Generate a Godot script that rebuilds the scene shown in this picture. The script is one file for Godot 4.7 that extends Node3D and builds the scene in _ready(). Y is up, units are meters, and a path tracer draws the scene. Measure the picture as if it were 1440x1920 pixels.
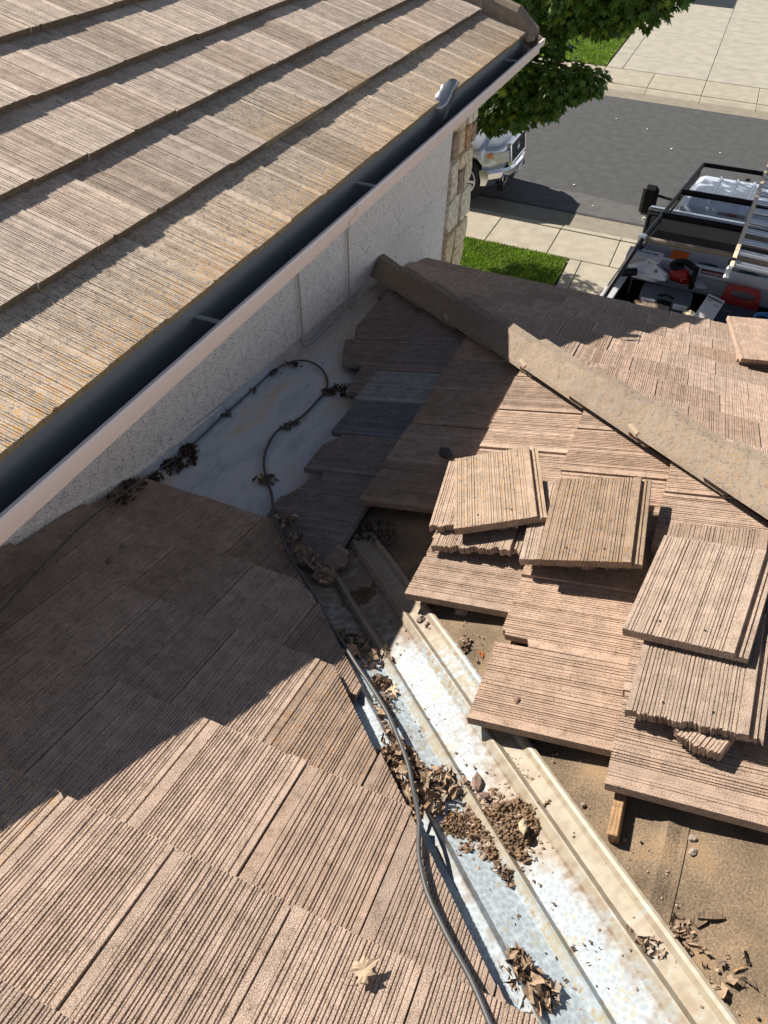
extends Node3D
# A tiled roof under repair: valley flashing, loose tiles, a street and two trucks beyond.
# Heights below are given from the lens (y = -5.3 is the ground); P() lifts them to the ground.
const H := 5.3
const T := 0.33333       # roof pitch 4:12
const TT := 0.237        # slope of a single tile lying on the next
const TW := 0.2855       # tile width
const TL := 0.405        # tile length
var rng := RandomNumberGenerator.new()
var used := {}
var M := {}
var X := {}
var fix_v := false

func _ready():
	rng.seed = 7
	# ---- camera
	var cam := Camera3D.new()
	cam.name = "camera"
	var r := Vector3(0.92300902, 0.03508846, -0.38317509)
	var d := Vector3(0.29074563, -0.71588349, 0.63480533)
	var f := Vector3(-0.25203437, -0.69733753, -0.67096874)
	cam.transform = Transform3D(Basis(r, -d, -f).orthonormalized(), Vector3(0, H, 0))
	cam.fov = 68.71
	cam.near = 0.05
	cam.far = 400.0
	add_child(cam)
	cam.make_current()
	# ---- sky and exposure
	var env := Environment.new()
	env.background_mode = Environment.BG_SKY
	var sky := Sky.new()
	var sm := ProceduralSkyMaterial.new()
	sm.sky_top_color = Color(0.205, 0.25, 0.325)
	sm.sky_horizon_color = Color(0.93, 0.95, 0.98)
	sm.sky_curve = 0.15
	sm.ground_bottom_color = Color(0.25, 0.24, 0.22)
	sm.ground_horizon_color = Color(0.55, 0.58, 0.60)
	sky.sky_material = sm
	env.sky = sky
	env.background_energy_multiplier = 1.1
	env.tonemap_mode = Environment.TONE_MAPPER_LINEAR
	env.tonemap_exposure = 1.8
	env.sdfgi_enabled = true
	env.ssao_enabled = true
	env.ssil_enabled = true
	var we := WorldEnvironment.new()
	we.name = "world_environment"
	we.environment = env
	add_child(we)
	# ---- sun
	var sun := DirectionalLight3D.new()
	sun.name = "sun"
	sun.light_energy = 1.6
	sun.light_color = Color(1.0, 0.957, 0.905)
	sun.light_angular_distance = 0.5
	sun.shadow_enabled = true
	add_child(sun)
	sun.look_at_from_position(Vector3(0, 20, 0), Vector3(0, 20, 0) + Vector3(1.0, -0.80, 0.25), Vector3.UP)

	make_materials()
	ground_and_street()
	house()
	lower_roofs()
	valley()
	stacked_tiles()
	tree()
	silver_pickup()
	service_truck()
	truck_load()
	cables()
	debris()

# ------------------------------------------------------------------ helpers
func P(x: float, y: float, z: float) -> Vector3:
	return Vector3(x, y + H, z)

func yB(z: float) -> float: return T * z - 1.5
func yC(x: float) -> float: return T * x - 1.782
func yD(z: float) -> float: return T * z - 0.889
func yA(x: float) -> float: return -T * x - 1.72
func yVal(x: float, z: float) -> float: return maxf(T * z - 1.584, T * x - 1.866)
func yPan(x: float, z: float) -> float: return -2.165 + 0.105 * (z + 1.9) - 0.10 * (x + 1.79)

func numbered(parent: Node, called: String) -> String:
	var key := str(parent.get_instance_id()) + called
	var n: int = used.get(key, 0)
	used[key] = n + 1
	return called if n == 0 else "%s_%03d" % [called, n]

func tag(o: Node, label: String, category: String, group := "") -> Node:
	o.set_meta("label", label)
	o.set_meta("category", category)
	if group != "":
		o.set_meta("group", group)
	return o

func thing(called: String, label: String, category: String, at: Vector3, group := "") -> Node3D:
	var o := Node3D.new()
	o.name = numbered(self, called)
	add_child(o)
	o.position = at
	return tag(o, label, category, group)

# a mesh given in world coordinates (local = false) under a thing, a part or the scene
func obj(called: String, what, mat: Material, parent: Node = null, local := false) -> MeshInstance3D:
	var p: Node = parent if parent else self
	var o := MeshInstance3D.new()
	o.name = numbered(p, called)
	if what is SurfaceTool:
		what.generate_normals()
		o.mesh = what.commit()
	else:
		o.mesh = what
	if mat:
		o.material_override = mat
	p.add_child(o)
	if not local and p != self and not (p is MeshInstance3D):
		o.position = -p.position
	return o

func struct(called: String, what, mat: Material) -> MeshInstance3D:
	var o := obj(called, what, mat)
	o.set_meta("kind", "structure")
	return o

func stuff(o: Node) -> Node:
	o.set_meta("kind", "stuff")
	return o

func S(smooth := false) -> SurfaceTool:
	var st := SurfaceTool.new()
	st.begin(Mesh.PRIMITIVE_TRIANGLES)
	st.set_smooth_group(0 if smooth else -1)
	return st

func tri(st: SurfaceTool, a: Vector3, b: Vector3, c: Vector3):
	st.add_vertex(a); st.add_vertex(b); st.add_vertex(c)

func quad(st: SurfaceTool, a: Vector3, b: Vector3, c: Vector3, d: Vector3):
	st.add_vertex(a); st.add_vertex(b); st.add_vertex(c)
	st.add_vertex(a); st.add_vertex(c); st.add_vertex(d)

func quad_uv(st: SurfaceTool, v: Array, u: Array):
	for i in [0, 1, 2, 0, 2, 3]:
		st.set_uv(u[i])
		st.add_vertex(v[i])

# a box with chamfered edges
func bbox(st: SurfaceTool, c: Vector3, size: Vector3, r := 0.0, b := Basis.IDENTITY):
	var h := size * 0.5
	r = minf(r, minf(h.x, minf(h.y, h.z)) * 0.9)
	var g := func(sx: int, sy: int, sz: int, ax: int) -> Vector3:
		var v := Vector3(sx * (h.x - (0.0 if ax == 0 else r)), sy * (h.y - (0.0 if ax == 1 else r)), sz * (h.z - (0.0 if ax == 2 else r)))
		return c + b * v
	for s in [-1, 1]:
		quad(st, g.call(s, -1, -1 * s, 0), g.call(s, 1, -1 * s, 0), g.call(s, 1, s, 0), g.call(s, -1, s, 0))
		quad(st, g.call(-1 * s, s, -1, 1), g.call(-1 * s, s, 1, 1), g.call(s, s, 1, 1), g.call(s, s, -1, 1))
		quad(st, g.call(-1, -1 * s, s, 2), g.call(1, -1 * s, s, 2), g.call(1, s, s, 2), g.call(-1, s, s, 2))
	if r <= 0.0:
		return
	for a in [-1, 1]:
		for e in [-1, 1]:
			quad(st, g.call(a, e, -1, 0), g.call(a, e, 1, 0), g.call(a, e, 1, 1), g.call(a, e, -1, 1))
			quad(st, g.call(a, -1, e, 0), g.call(a, 1, e, 0), g.call(a, 1, e, 2), g.call(a, -1, e, 2))
			quad(st, g.call(-1, a, e, 1), g.call(1, a, e, 1), g.call(1, a, e, 2), g.call(-1, a, e, 2))
			for k in [-1, 1]:
				tri(st, g.call(a, e, k, 0), g.call(a, e, k, 1), g.call(a, e, k, 2))

func tube(st: SurfaceTool, pts: Array, r, n := 8, caps := true):
	var rings := []
	var up := Vector3.UP
	for i in pts.size():
		var t: Vector3 = (pts[mini(i + 1, pts.size() - 1)] - pts[maxi(i - 1, 0)]).normalized()
		if absf(t.dot(up)) > 0.95:
			up = Vector3.RIGHT if absf(t.x) < 0.9 else Vector3.FORWARD
		var s := t.cross(up).normalized()
		up = s.cross(t).normalized()
		var rad: float = r[i] if r is Array else r
		var ring := []
		for k in n:
			var a := TAU * k / n
			ring.append(pts[i] + (s * cos(a) + up * sin(a)) * rad)
		rings.append(ring)
	for i in pts.size() - 1:
		for k in n:
			quad(st, rings[i][k], rings[i + 1][k], rings[i + 1][(k + 1) % n], rings[i][(k + 1) % n])
	if caps:
		for k in range(1, n - 1):
			tri(st, rings[0][0], rings[0][k], rings[0][k + 1])
			tri(st, rings[-1][0], rings[-1][k + 1], rings[-1][k])

# rings of equal length joined into a skin, ends closed
func loft(st: SurfaceTool, rings: Array, caps := true, wrap := true):
	var n: int = rings[0].size()
	for i in rings.size() - 1:
		for k in (n if wrap else n - 1):
			quad(st, rings[i][k], rings[i + 1][k], rings[i + 1][(k + 1) % n], rings[i][(k + 1) % n])
	if caps:
		for e in [0, rings.size() - 1]:
			var c := Vector3.ZERO
			for v in rings[e]: c += v
			c /= n
			for k in n:
				tri(st, c, rings[e][k], rings[e][(k + 1) % n])

func poly(st: SurfaceTool, top: Array, down: Vector3):
	# a convex or simple plate: top outline and a thickness vector
	var n := top.size()
	var flat := PackedVector2Array()
	for v in top: flat.append(Vector2(v.x, v.z))
	var ids := Geometry2D.triangulate_polygon(flat)
	for i in range(0, ids.size(), 3):
		tri(st, top[ids[i]], top[ids[i + 1]], top[ids[i + 2]])
		tri(st, top[ids[i]] + down, top[ids[i + 2]] + down, top[ids[i + 1]] + down)
	for i in n:
		var j := (i + 1) % n
		quad(st, top[i], top[j], top[j] + down, top[i] + down)

func grid(st: SurfaceTool, nu: int, nv: int, fn: Callable, uv := false):
	for i in nu:
		for j in nv:
			var q := [Vector2(i, j), Vector2(i + 1, j), Vector2(i + 1, j + 1), Vector2(i, j + 1)]
			for k in [0, 1, 2, 0, 2, 3]:
				var w: Vector2 = q[k] / Vector2(nu, nv)
				if uv: st.set_uv(w)
				st.add_vertex(fn.call(w.x, w.y))

func smooth_path(p: Array, per := 4) -> Array:
	var out := []
	for i in p.size() - 1:
		var a: Vector3 = p[maxi(i - 1, 0)]
		var e: Vector3 = p[mini(i + 2, p.size() - 1)]
		for k in per:
			out.append(p[i].cubic_interpolate(p[i + 1], a, e, float(k) / per))
	out.append(p[-1])
	return out

func multi(called: String, mesh: Mesh, mat: Material, xfs: Array, parent: Node, cols := []) -> MultiMeshInstance3D:
	var mm := MultiMesh.new()
	mm.transform_format = MultiMesh.TRANSFORM_3D
	mm.use_colors = cols.size() > 0
	mm.mesh = mesh
	mm.instance_count = xfs.size()
	for i in xfs.size():
		mm.set_instance_transform(i, xfs[i])
		if cols.size(): mm.set_instance_color(i, cols[i])
	var o := MultiMeshInstance3D.new()
	var p: Node = parent if parent else self
	o.name = numbered(p, called)
	o.multimesh = mm
	o.material_override = mat
	p.add_child(o)
	if p != self and not (p is MeshInstance3D):
		o.position = -p.position
	return stuff(o)

# ------------------------------------------------------------------ materials
func lin(r: float, g: float, b: float) -> Color:
	return Color(r, g, b).linear_to_srgb()

func mat(called: String, c: Color, rough := 0.8, metal := 0.0) -> StandardMaterial3D:
	var m := StandardMaterial3D.new()
	m.resource_name = called
	m.albedo_color = c.linear_to_srgb()
	m.roughness = rough
	m.metallic = metal
	M[called] = m
	return m

func noise(size: int, freq: float, seed_: int, oct := 3, type := FastNoiseLite.TYPE_SIMPLEX_SMOOTH, h := 0) -> PackedByteArray:
	var n := FastNoiseLite.new()
	n.noise_type = type
	n.frequency = freq
	n.seed = seed_
	n.fractal_octaves = oct
	var im := n.get_seamless_image(size, h if h > 0 else size, false, false, 0.15, true)
	if h > 0 and h != size:
		im.resize(size, size, Image.INTERPOLATE_CUBIC)
	return im.get_data()

func image_tex(size: int, data: PackedByteArray, rgb := true) -> ImageTexture:
	var im := Image.create_from_data(size, size, false, Image.FORMAT_RGB8 if rgb else Image.FORMAT_L8, data)
	return ImageTexture.create_from_image(im)

func paint(size: int, fn: Callable) -> ImageTexture:
	var b := PackedByteArray()
	b.resize(size * size * 3)
	for i in size * size:
		var c: Vector3 = fn.call(i)
		b[i * 3] = int(clampf(c.x, 0, 1) * 255)
		b[i * 3 + 1] = int(clampf(c.y, 0, 1) * 255)
		b[i * 3 + 2] = int(clampf(c.z, 0, 1) * 255)
	return image_tex(size, b)

func make_materials():
	# concrete roof tile: sandy grain, faint streaks down the slope, dark specks, lichen on the older ones
	var z := 640
	var n1 := noise(z, 0.30, 1, 2)
	var n2 := noise(z, 0.012, 2, 3)
	var n3 := noise(z, 0.16, 3, 2, FastNoiseLite.TYPE_SIMPLEX_SMOOTH, 40)
	var n4 := noise(z, 0.035, 4, 4)
	var n5 := noise(z, 0.16, 5, 2)
	var tile := func(i: int, lichen: float, grey: float, eave := false) -> Vector3:
		var g := n1[i] / 255.0
		var v := 0.84 + 0.62 * (g - 0.5) + 0.18 * (n2[i] / 255.0 - 0.5) + 0.14 * (n3[i] / 255.0 - 0.5)
		if g < 0.27: v *= 0.78
		var c := Vector3(v, v, v)
		if g > 0.70: c *= Vector3(1.14, 1.10, 1.0)
		var s := n4[i] / 255.0
		if s < 0.40: c = c.lerp(c * 0.72, clampf((0.40 - s) * 5.0, 0, 1) * grey)
		if lichen > 0.0:
			var k := n5[i] / 255.0
			if eave:
				var row := float(i / z) / z
				s += 0.20 * smoothstep(0.30, 0.60, row) - 0.10
				k += 0.06 * smoothstep(0.40, 0.64, row)
			var w := clampf((s - 0.58) * 7.0, 0, 1) * clampf((k - 0.52) * 9.0, 0, 1) * lichen
			c = c.lerp(Vector3(0.95, 0.74, 0.34) * (0.70 + 0.45 * g), w)
			var w2 := clampf((0.40 - s) * 6.0, 0, 1) * clampf((k - 0.48) * 7.0, 0, 1) * lichen
			c = c.lerp(Vector3(0.66, 0.67, 0.66) * (0.70 + 0.45 * g), w2 * 0.5)
		return c
	X.tile = paint(z, tile.bind(0.0, 0.5))
	X.tile_lichen = paint(z, tile.bind(0.60, 0.55))
	X.tile_eave = paint(z, tile.bind(0.85, 0.8, true))
	X.grain = image_tex(z, n1, false)
	# roof tile materials in a few tones
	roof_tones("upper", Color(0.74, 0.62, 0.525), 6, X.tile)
	roof_tones("eave", Color(0.70, 0.59, 0.48), 4, X.tile_eave)
	for i in 4: M["eave_%d" % i].uv1_offset.y = 0.0
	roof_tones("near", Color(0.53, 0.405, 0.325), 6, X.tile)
	roof_tones("near_lichen", Color(0.53, 0.405, 0.32), 2, X.tile_lichen)
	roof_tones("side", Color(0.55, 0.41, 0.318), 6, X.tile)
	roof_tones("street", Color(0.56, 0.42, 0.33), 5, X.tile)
	X.cap = paint(z, tile.bind(1.0, 1.1))
	for i in 3:
		var cm := tri_map(mat("cap_%d" % i, Color(0.37, 0.305, 0.245) * (0.95 + 0.05 * i), 0.95), X.cap, 2.1)
		cm.uv1_offset = Vector3(0.31 * i, 0.17 * i, 0.23 * i)
		relief(cm, 0.10)
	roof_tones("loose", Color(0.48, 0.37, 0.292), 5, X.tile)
	roof_tones("loose_lichen", Color(0.47, 0.36, 0.272), 2, X.tile_lichen)
	mat("shade_tile", Color(0.36, 0.31, 0.29), 0.9)  # slope tile with the shade beside the pan put into its colour
	M.shade_tile.albedo_texture = X.tile
	mat("blue_tile", Color(0.25, 0.27, 0.30), 0.9)
	M.blue_tile.albedo_texture = X.tile
	mat("new_tile", Color(0.46, 0.48, 0.49), 0.9)
	M.new_tile.albedo_texture = X.tile
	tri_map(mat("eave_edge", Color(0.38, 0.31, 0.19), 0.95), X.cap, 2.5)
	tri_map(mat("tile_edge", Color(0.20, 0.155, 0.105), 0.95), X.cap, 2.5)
	# stucco: white, with dark worm-like pits
	var s1 := noise(512, 0.055, 11, 3)
	var s2 := noise(512, 0.02, 12, 2)
	X.stucco_h = paint(512, func(i): var r := absf(s1[i] / 255.0 - 0.5) * 2.0; var v := clampf(r * 7.0, 0.0, 1.0); return Vector3(v, v, v))
	X.stucco = paint(512, func(i):
		var r := absf(s1[i] / 255.0 - 0.5) * 2.0
		var k := clampf((r - 0.03) * 9.0, 0.0, 1.0)
		var v := lerpf(0.64 if s2[i] > 110 else 0.85, 1.0, k)
		return Vector3(v, v * 0.99, v * 0.975))
	var m := mat("stucco", Color(0.95, 0.93, 0.90), 0.95)
	tri_map(m, X.stucco, 1.8)
	m.heightmap_enabled = true
	m.heightmap_texture = X.stucco_h
	m.heightmap_scale = 0.25
	# concrete
	var c1 := noise(512, 0.012, 21, 4)
	var c2 := noise(512, 0.25, 22, 2)
	X.concrete = paint(512, func(i):
		var v := 0.88 + 0.12 * (c1[i] / 255.0 - 0.5) + 0.12 * (c2[i] / 255.0 - 0.5)
		return Vector3(v, v * 0.985, v * 0.95))
	tri_map(mat("concrete", Color(0.46, 0.435, 0.37), 0.9), X.concrete, 0.45)
	tri_map(mat("concrete_drive", Color(0.455, 0.45, 0.41), 0.9), X.concrete, 0.3)
	tri_map(mat("concrete_dark", Color(0.30, 0.28, 0.24), 0.95), X.concrete, 0.6)
	X.asphalt = paint(512, func(i):
		var v := 0.72 + 0.55 * (c2[i] / 255.0 - 0.5) + 0.14 * (c1[i] / 255.0 - 0.5)
		if c2[i] > 205: v += 0.22
		return Vector3(v, v * 1.005, v * 1.02))
	tri_map(mat("asphalt", Color(0.118, 0.127, 0.128), 0.95), X.asphalt, 0.55)
	tri_map(mat("asphalt_old", Color(0.19, 0.187, 0.18), 0.95), X.asphalt, 0.5)
	# dusty roofing felt
	var d1 := noise(512, 0.011, 31, 5)
	var d2 := noise(512, 0.30, 32, 3)
	X.felt = paint(512, func(i):
		var a := d1[i] / 255.0
		var v := 0.62 + 0.35 * (a - 0.5) + 0.42 * (d2[i] / 255.0 - 0.5)
		var c := Vector3(v, v * 0.93, v * 0.83)
		if a > 0.60: c = c.lerp(Vector3(0.74, 0.655, 0.55), clampf((a - 0.60) * 5.0, 0, 0.6))
		return c)
	m = mat("felt", Color(0.49, 0.43, 0.36), 1.0)
	tri_map(m, X.felt, 0.95)
	relief(m, 0.25)
	m = mat("dirt", Color(0.56, 0.445, 0.35), 1.0)
	tri_map(m, X.felt, 3.0)
	relief(m, 0.3)
	# galvanised valley, zinc spangle under cream dust (u across, v along)
	var g1 := noise(512, 0.085, 41, 2, FastNoiseLite.TYPE_CELLULAR)
	var g2 := noise(512, 0.009, 42, 4)
	var g3 := noise(512, 0.06, 43, 4)
	X.zinc = paint(512, func(i):
		var u := float(i % 512) / 512.0
		var a := g2[i] / 255.0
		var e := g3[i] / 255.0
		var v := 0.86 + 0.28 * (g1[i] / 255.0 - 0.5)
		var c := Vector3(v * 0.95, v, v * 1.03)
		var zone := 0.10 if u > 0.83 else -0.20
		if absf(u - 0.585) < 0.04 or absf(u - 0.83) < 0.045: zone = 0.2
		var w := clampf((a * 0.6 + e * 0.5 - 0.60 + zone * 0.5) * 4.5, 0.0, 1.0)
		c = c.lerp(Vector3(0.80, 0.765, 0.665) * (0.86 + 0.24 * e), w)
		if e > 0.60 and zone > -0.1: c = c.lerp(Vector3(0.70, 0.57, 0.45), clampf((e - 0.63) * 5.0, 0, 0.8))
		return c)
	m = mat("zinc", Color(0.50, 0.53, 0.55), 0.55, 0.0)
	m.albedo_texture = X.zinc
	m.metallic_specular = 0.6
	# mud: u across the flashing, v along its whole length (second UV set, alpha is the cover)
	var mud := PackedByteArray()
	mud.resize(256 * 1024 * 4)
	for i in 256 * 1024:
		var u := float(i % 256) / 256.0
		var v := float(i / 256) / 1024.0
		var j := (int(u * 170.0) + int(v * 1500.0) * 512) % (512 * 512)
		var j2 := (int(u * 90.0) * 512 + int(v * 500.0) + 5000) % (512 * 512)
		var e := g3[j] / 255.0
		var a := g2[j2] / 255.0
		var w := 0.0
		w += 0.55 * smoothstep(0.80, 0.86, u)
		w += 0.38 * (exp(-pow((u - 0.335) / 0.04, 2.0)) + exp(-pow((u - 0.585) / 0.035, 2.0)) + exp(-pow((u - 0.80) / 0.06, 2.0)))
		w += 0.9 * exp(-pow((v - 0.40) / 0.035, 2.0)) * smoothstep(0.45, 0.6, u)
		w += 0.75 * smoothstep(0.24, 0.12, v)
		w += 0.42 * smoothstep(0.60, 0.82, u) * smoothstep(0.28, 0.42, v)
		w = clampf((w + (a - 0.5) * 0.9 + (e - 0.5) * 0.8 - 0.12) * 1.5, 0.0, 0.93)
		var c := Vector3(0.57, 0.525, 0.445).lerp(Vector3(0.45, 0.37, 0.29), clampf((e - 0.40) * 2.5 + (0.6 if v < 0.2 else 0.0), 0, 1))
		if u > 0.80 or absf(u - 0.585) < 0.03: c = c.lerp(Vector3(0.64, 0.615, 0.54), 0.5)
		mud[i * 4] = int(c.x * 255)
		mud[i * 4 + 1] = int(c.y * 255)
		mud[i * 4 + 2] = int(c.z * 255)
		mud[i * 4 + 3] = int(w * 255)
	m.detail_enabled = true
	m.detail_albedo = ImageTexture.create_from_image(Image.create_from_data(256, 1024, false, Image.FORMAT_RGBA8, mud))
	m.detail_uv_layer = BaseMaterial3D.DETAIL_UV_2
	# old sheet metal pan with clay dust (u across, v along)
	X.pan = paint(512, func(i):
		var u := float(i % 512) / 512.0
		var v := float(i / 512) / 512.0
		var a := g2[i] / 255.0
		var e := g3[i] / 255.0
		var b := 0.80 + 0.22 * (a - 0.5) + 0.12 * (e - 0.5)
		var c := Vector3(b * 0.93, b * 0.99, b * 1.04)
		var w := clampf((a * 0.9 + e * 0.35 - 0.66 + 0.55 * smoothstep(0.35, 0.9, v) + 0.12 * (0.5 - u)) * 3.2, 0, 1)
		c = c.lerp(Vector3(0.70, 0.60, 0.51) * (0.82 + 0.36 * e), w * 0.55)
		return c)
	m = mat("pan", Color(1.0, 1.0, 1.0), 0.45, 0.0)
	m.albedo_texture = X.pan
	# gutter and trim
	mat("gutter", Color(0.88, 0.755, 0.68), 0.45)
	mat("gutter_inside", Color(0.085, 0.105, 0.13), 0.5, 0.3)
	mat("gutter_back_sheen", Color(0.27, 0.29, 0.30), 0.5, 0.2)  # paler than the trough: sky sheen put into the colour
	mat("hanger", Color(0.5, 0.53, 0.56), 0.4, 0.6)
	mat("fascia", Color(0.45, 0.36, 0.30), 0.8)
	mat("mortar", Color(0.36, 0.29, 0.21), 1.0)
	var w1 := noise(256, 0.03, 51, 4)
	X.rock = paint(256, func(i):
		var v := 0.90 + 0.42 * (w1[i] / 255.0 - 0.5) + 0.14 * (n1[i * 2 % (z * z)] / 255.0 - 0.5)
		return Vector3(v, v * 0.99, v * 0.97))
	var tones := [Color(0.92, 0.79, 0.55), Color(0.88, 0.71, 0.46), Color(0.66, 0.41, 0.24), Color(0.94, 0.87, 0.69), Color(0.82, 0.69, 0.50), Color(0.46, 0.34, 0.25)]
	for i in tones.size():
		m = mat("stone_%d" % i, tones[i], 0.95)
		tri_map(m, X.rock, 2.2)
		m.uv1_offset = Vector3(i * 0.37, i * 0.11, 0)
		relief_with(m, X.rock, 0.35)
	# wood
	var v1 := noise(256, 0.10, 61, 3, FastNoiseLite.TYPE_SIMPLEX_SMOOTH, 24)
	X.wood = paint(256, func(i):
		var v := 0.72 + 0.5 * (v1[i] / 255.0 - 0.5)
		return Vector3(v, v * 0.92, v * 0.82))
	tri_map(mat("wood", Color(0.60, 0.44, 0.29), 0.85), X.wood, 4.0)
	tri_map(mat("wood_grey", Color(0.30, 0.26, 0.22), 0.9), X.wood, 6.0)
	tri_map(mat("bark", Color(0.16, 0.12, 0.09), 1.0), X.wood, 3.0)
	# plants
	m = mat("leaf", Color(1, 1, 1), 0.55)
	m.vertex_color_use_as_albedo = true
	m.backlight_enabled = true
	m.backlight = Color(0.55, 0.62, 0.2)
	m = mat("grass", Color(1, 1, 1), 0.7)
	m.vertex_color_use_as_albedo = true
	m.backlight_enabled = true
	m.backlight = Color(0.45, 0.5, 0.15)
	tri_map(mat("lawn_soil", Color(0.075, 0.12, 0.022), 1.0), X.felt, 1.0)
	m = mat("dead_leaf", Color(1, 1, 1), 0.85)
	m.vertex_color_use_as_albedo = true
	m.backlight_enabled = true
	m.backlight = Color(0.3, 0.24, 0.16)
	m = mat("clod", Color(1, 1, 1), 1.0)
	m.vertex_color_use_as_albedo = true
	tri_map(mat("pebble", Color(0.36, 0.31, 0.27), 0.9), X.rock, 14.0)
	tri_map(mat("pebble_red", Color(0.28, 0.19, 0.155), 0.9), X.rock, 14.0)
	# paint, plastics, metals
	mat("black_steel", Color(0.008, 0.008, 0.009), 0.45).metallic_specular = 0.3
	mat("rust_steel", Color(0.24, 0.20, 0.155), 0.6, 0.2)
	mat("black_plastic", Color(0.008, 0.008, 0.009), 0.5).metallic_specular = 0.3
	mat("cable_black", Color(0.055, 0.058, 0.062), 0.5)
	mat("cable_thin", Color(0.05, 0.05, 0.05), 0.6)
	mat("cable_beige", Color(0.55, 0.50, 0.43), 0.6)
	m = mat("silver_paint", Color(0.50, 0.54, 0.58), 0.28, 0.55)
	m.clearcoat_enabled = true
	m.clearcoat = 1.0
	m.clearcoat_roughness = 0.05
	m = mat("white_paint", Color(0.44, 0.52, 0.63), 0.3)
	m.clearcoat_enabled = true
	m.clearcoat = 0.9
	m.clearcoat_roughness = 0.06
	mat("bed_grey", Color(0.42, 0.43, 0.45), 0.6)
	mat("box_white", Color(0.55, 0.57, 0.63), 0.45)
	mat("lid_grey", Color(0.16, 0.155, 0.155), 0.55)
	mat("lid_dark", Color(0.055, 0.055, 0.06), 0.6)
	mat("chrome", Color(0.75, 0.76, 0.78), 0.15, 1.0)
	mat("aluminium", Color(0.70, 0.72, 0.75), 0.32, 0.85)
	mat("fibreglass", Color(0.66, 0.55, 0.40), 0.6)
	mat("ladder_red", Color(0.30, 0.13, 0.11), 0.6)
	mat("grille", Color(0.05, 0.052, 0.055), 0.5, 0.4)
	mat("rubber", Color(0.018, 0.018, 0.019), 0.85)
	m = mat("glass_dark", Color(0.01, 0.014, 0.018), 0.04)
	m = mat("lamp_glass", Color(0.55, 0.55, 0.47), 0.12)
	m.clearcoat_enabled = true
	mat("amber", Color(0.60, 0.20, 0.03), 0.2)
	mat("red_lens", Color(0.24, 0.08, 0.07), 0.3)
	mat("smoke_lens", Color(0.22, 0.25, 0.26), 0.3)
	mat("red_plastic", Color(0.30, 0.014, 0.012), 0.4)
	mat("orange_plastic", Color(0.75, 0.13, 0.02), 0.45)
	mat("navy_plastic", Color(0.012, 0.017, 0.035), 0.5)
	mat("grey_plastic", Color(0.095, 0.107, 0.128), 0.5)
	mat("pale_plastic", Color(0.62, 0.66, 0.72), 0.5)
	m = mat("bag", Color(0.78, 0.80, 0.84), 0.35)
	m.backlight_enabled = true
	m.backlight = Color(0.5, 0.5, 0.52)
	mat("card_white", Color(0.66, 0.65, 0.64), 0.8)
	mat("ink_blue", Color(0.02, 0.05, 0.26), 0.7)
	mat("ink_grey", Color(0.16, 0.14, 0.14), 0.7)
	mat("ink_white", Color(0.62, 0.58, 0.60), 0.6)
	mat("label_red", Color(0.16, 0.028, 0.035), 0.5)
	mat("green_hose", Color(0.03, 0.10, 0.09), 0.5)
	mat("blue_bucket", Color(0.10, 0.34, 0.66), 0.45)
	tri_map(mat("foam", Color(0.62, 0.55, 0.40), 0.95), X.rock, 9.0)
	m = mat("foil", Color(0.36, 0.39, 0.41), 0.38, 0.7)
	tri_map(mat("dark_strip", Color(0.05, 0.05, 0.055), 0.55), X.rock, 5.0)
	mat("white_paper", Color(0.8, 0.8, 0.78), 0.9)

func tri_map(m: StandardMaterial3D, t: Texture2D, scale: float) -> StandardMaterial3D:
	m.albedo_texture = t
	m.uv1_triplanar = true
	m.uv1_world_triplanar = true
	m.uv1_scale = Vector3.ONE * scale
	return m

func relief(m: StandardMaterial3D, s: float):
	relief_with(m, X.grain, s)

func relief_with(m: StandardMaterial3D, t: Texture2D, s: float):
	m.heightmap_enabled = true
	m.heightmap_texture = t
	m.heightmap_scale = s

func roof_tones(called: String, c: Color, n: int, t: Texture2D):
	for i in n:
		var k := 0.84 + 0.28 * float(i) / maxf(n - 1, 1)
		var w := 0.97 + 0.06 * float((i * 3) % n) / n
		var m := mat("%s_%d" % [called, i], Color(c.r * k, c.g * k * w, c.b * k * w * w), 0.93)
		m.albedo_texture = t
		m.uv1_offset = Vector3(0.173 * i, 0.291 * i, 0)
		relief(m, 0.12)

# ------------------------------------------------------------------ street
func slab(st_name: String, parent: Node, a: Vector2, b: Vector2, y: float, m: Material, thick := 0.12):
	var st := S()
	var c := P((a.x + b.x) / 2, y - thick / 2, (a.y + b.y) / 2)
	bbox(st, c, Vector3(absf(b.x - a.x) - 0.012, thick, absf(b.y - a.y) - 0.012), 0.008)
	obj(st_name, st, m, parent)

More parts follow.
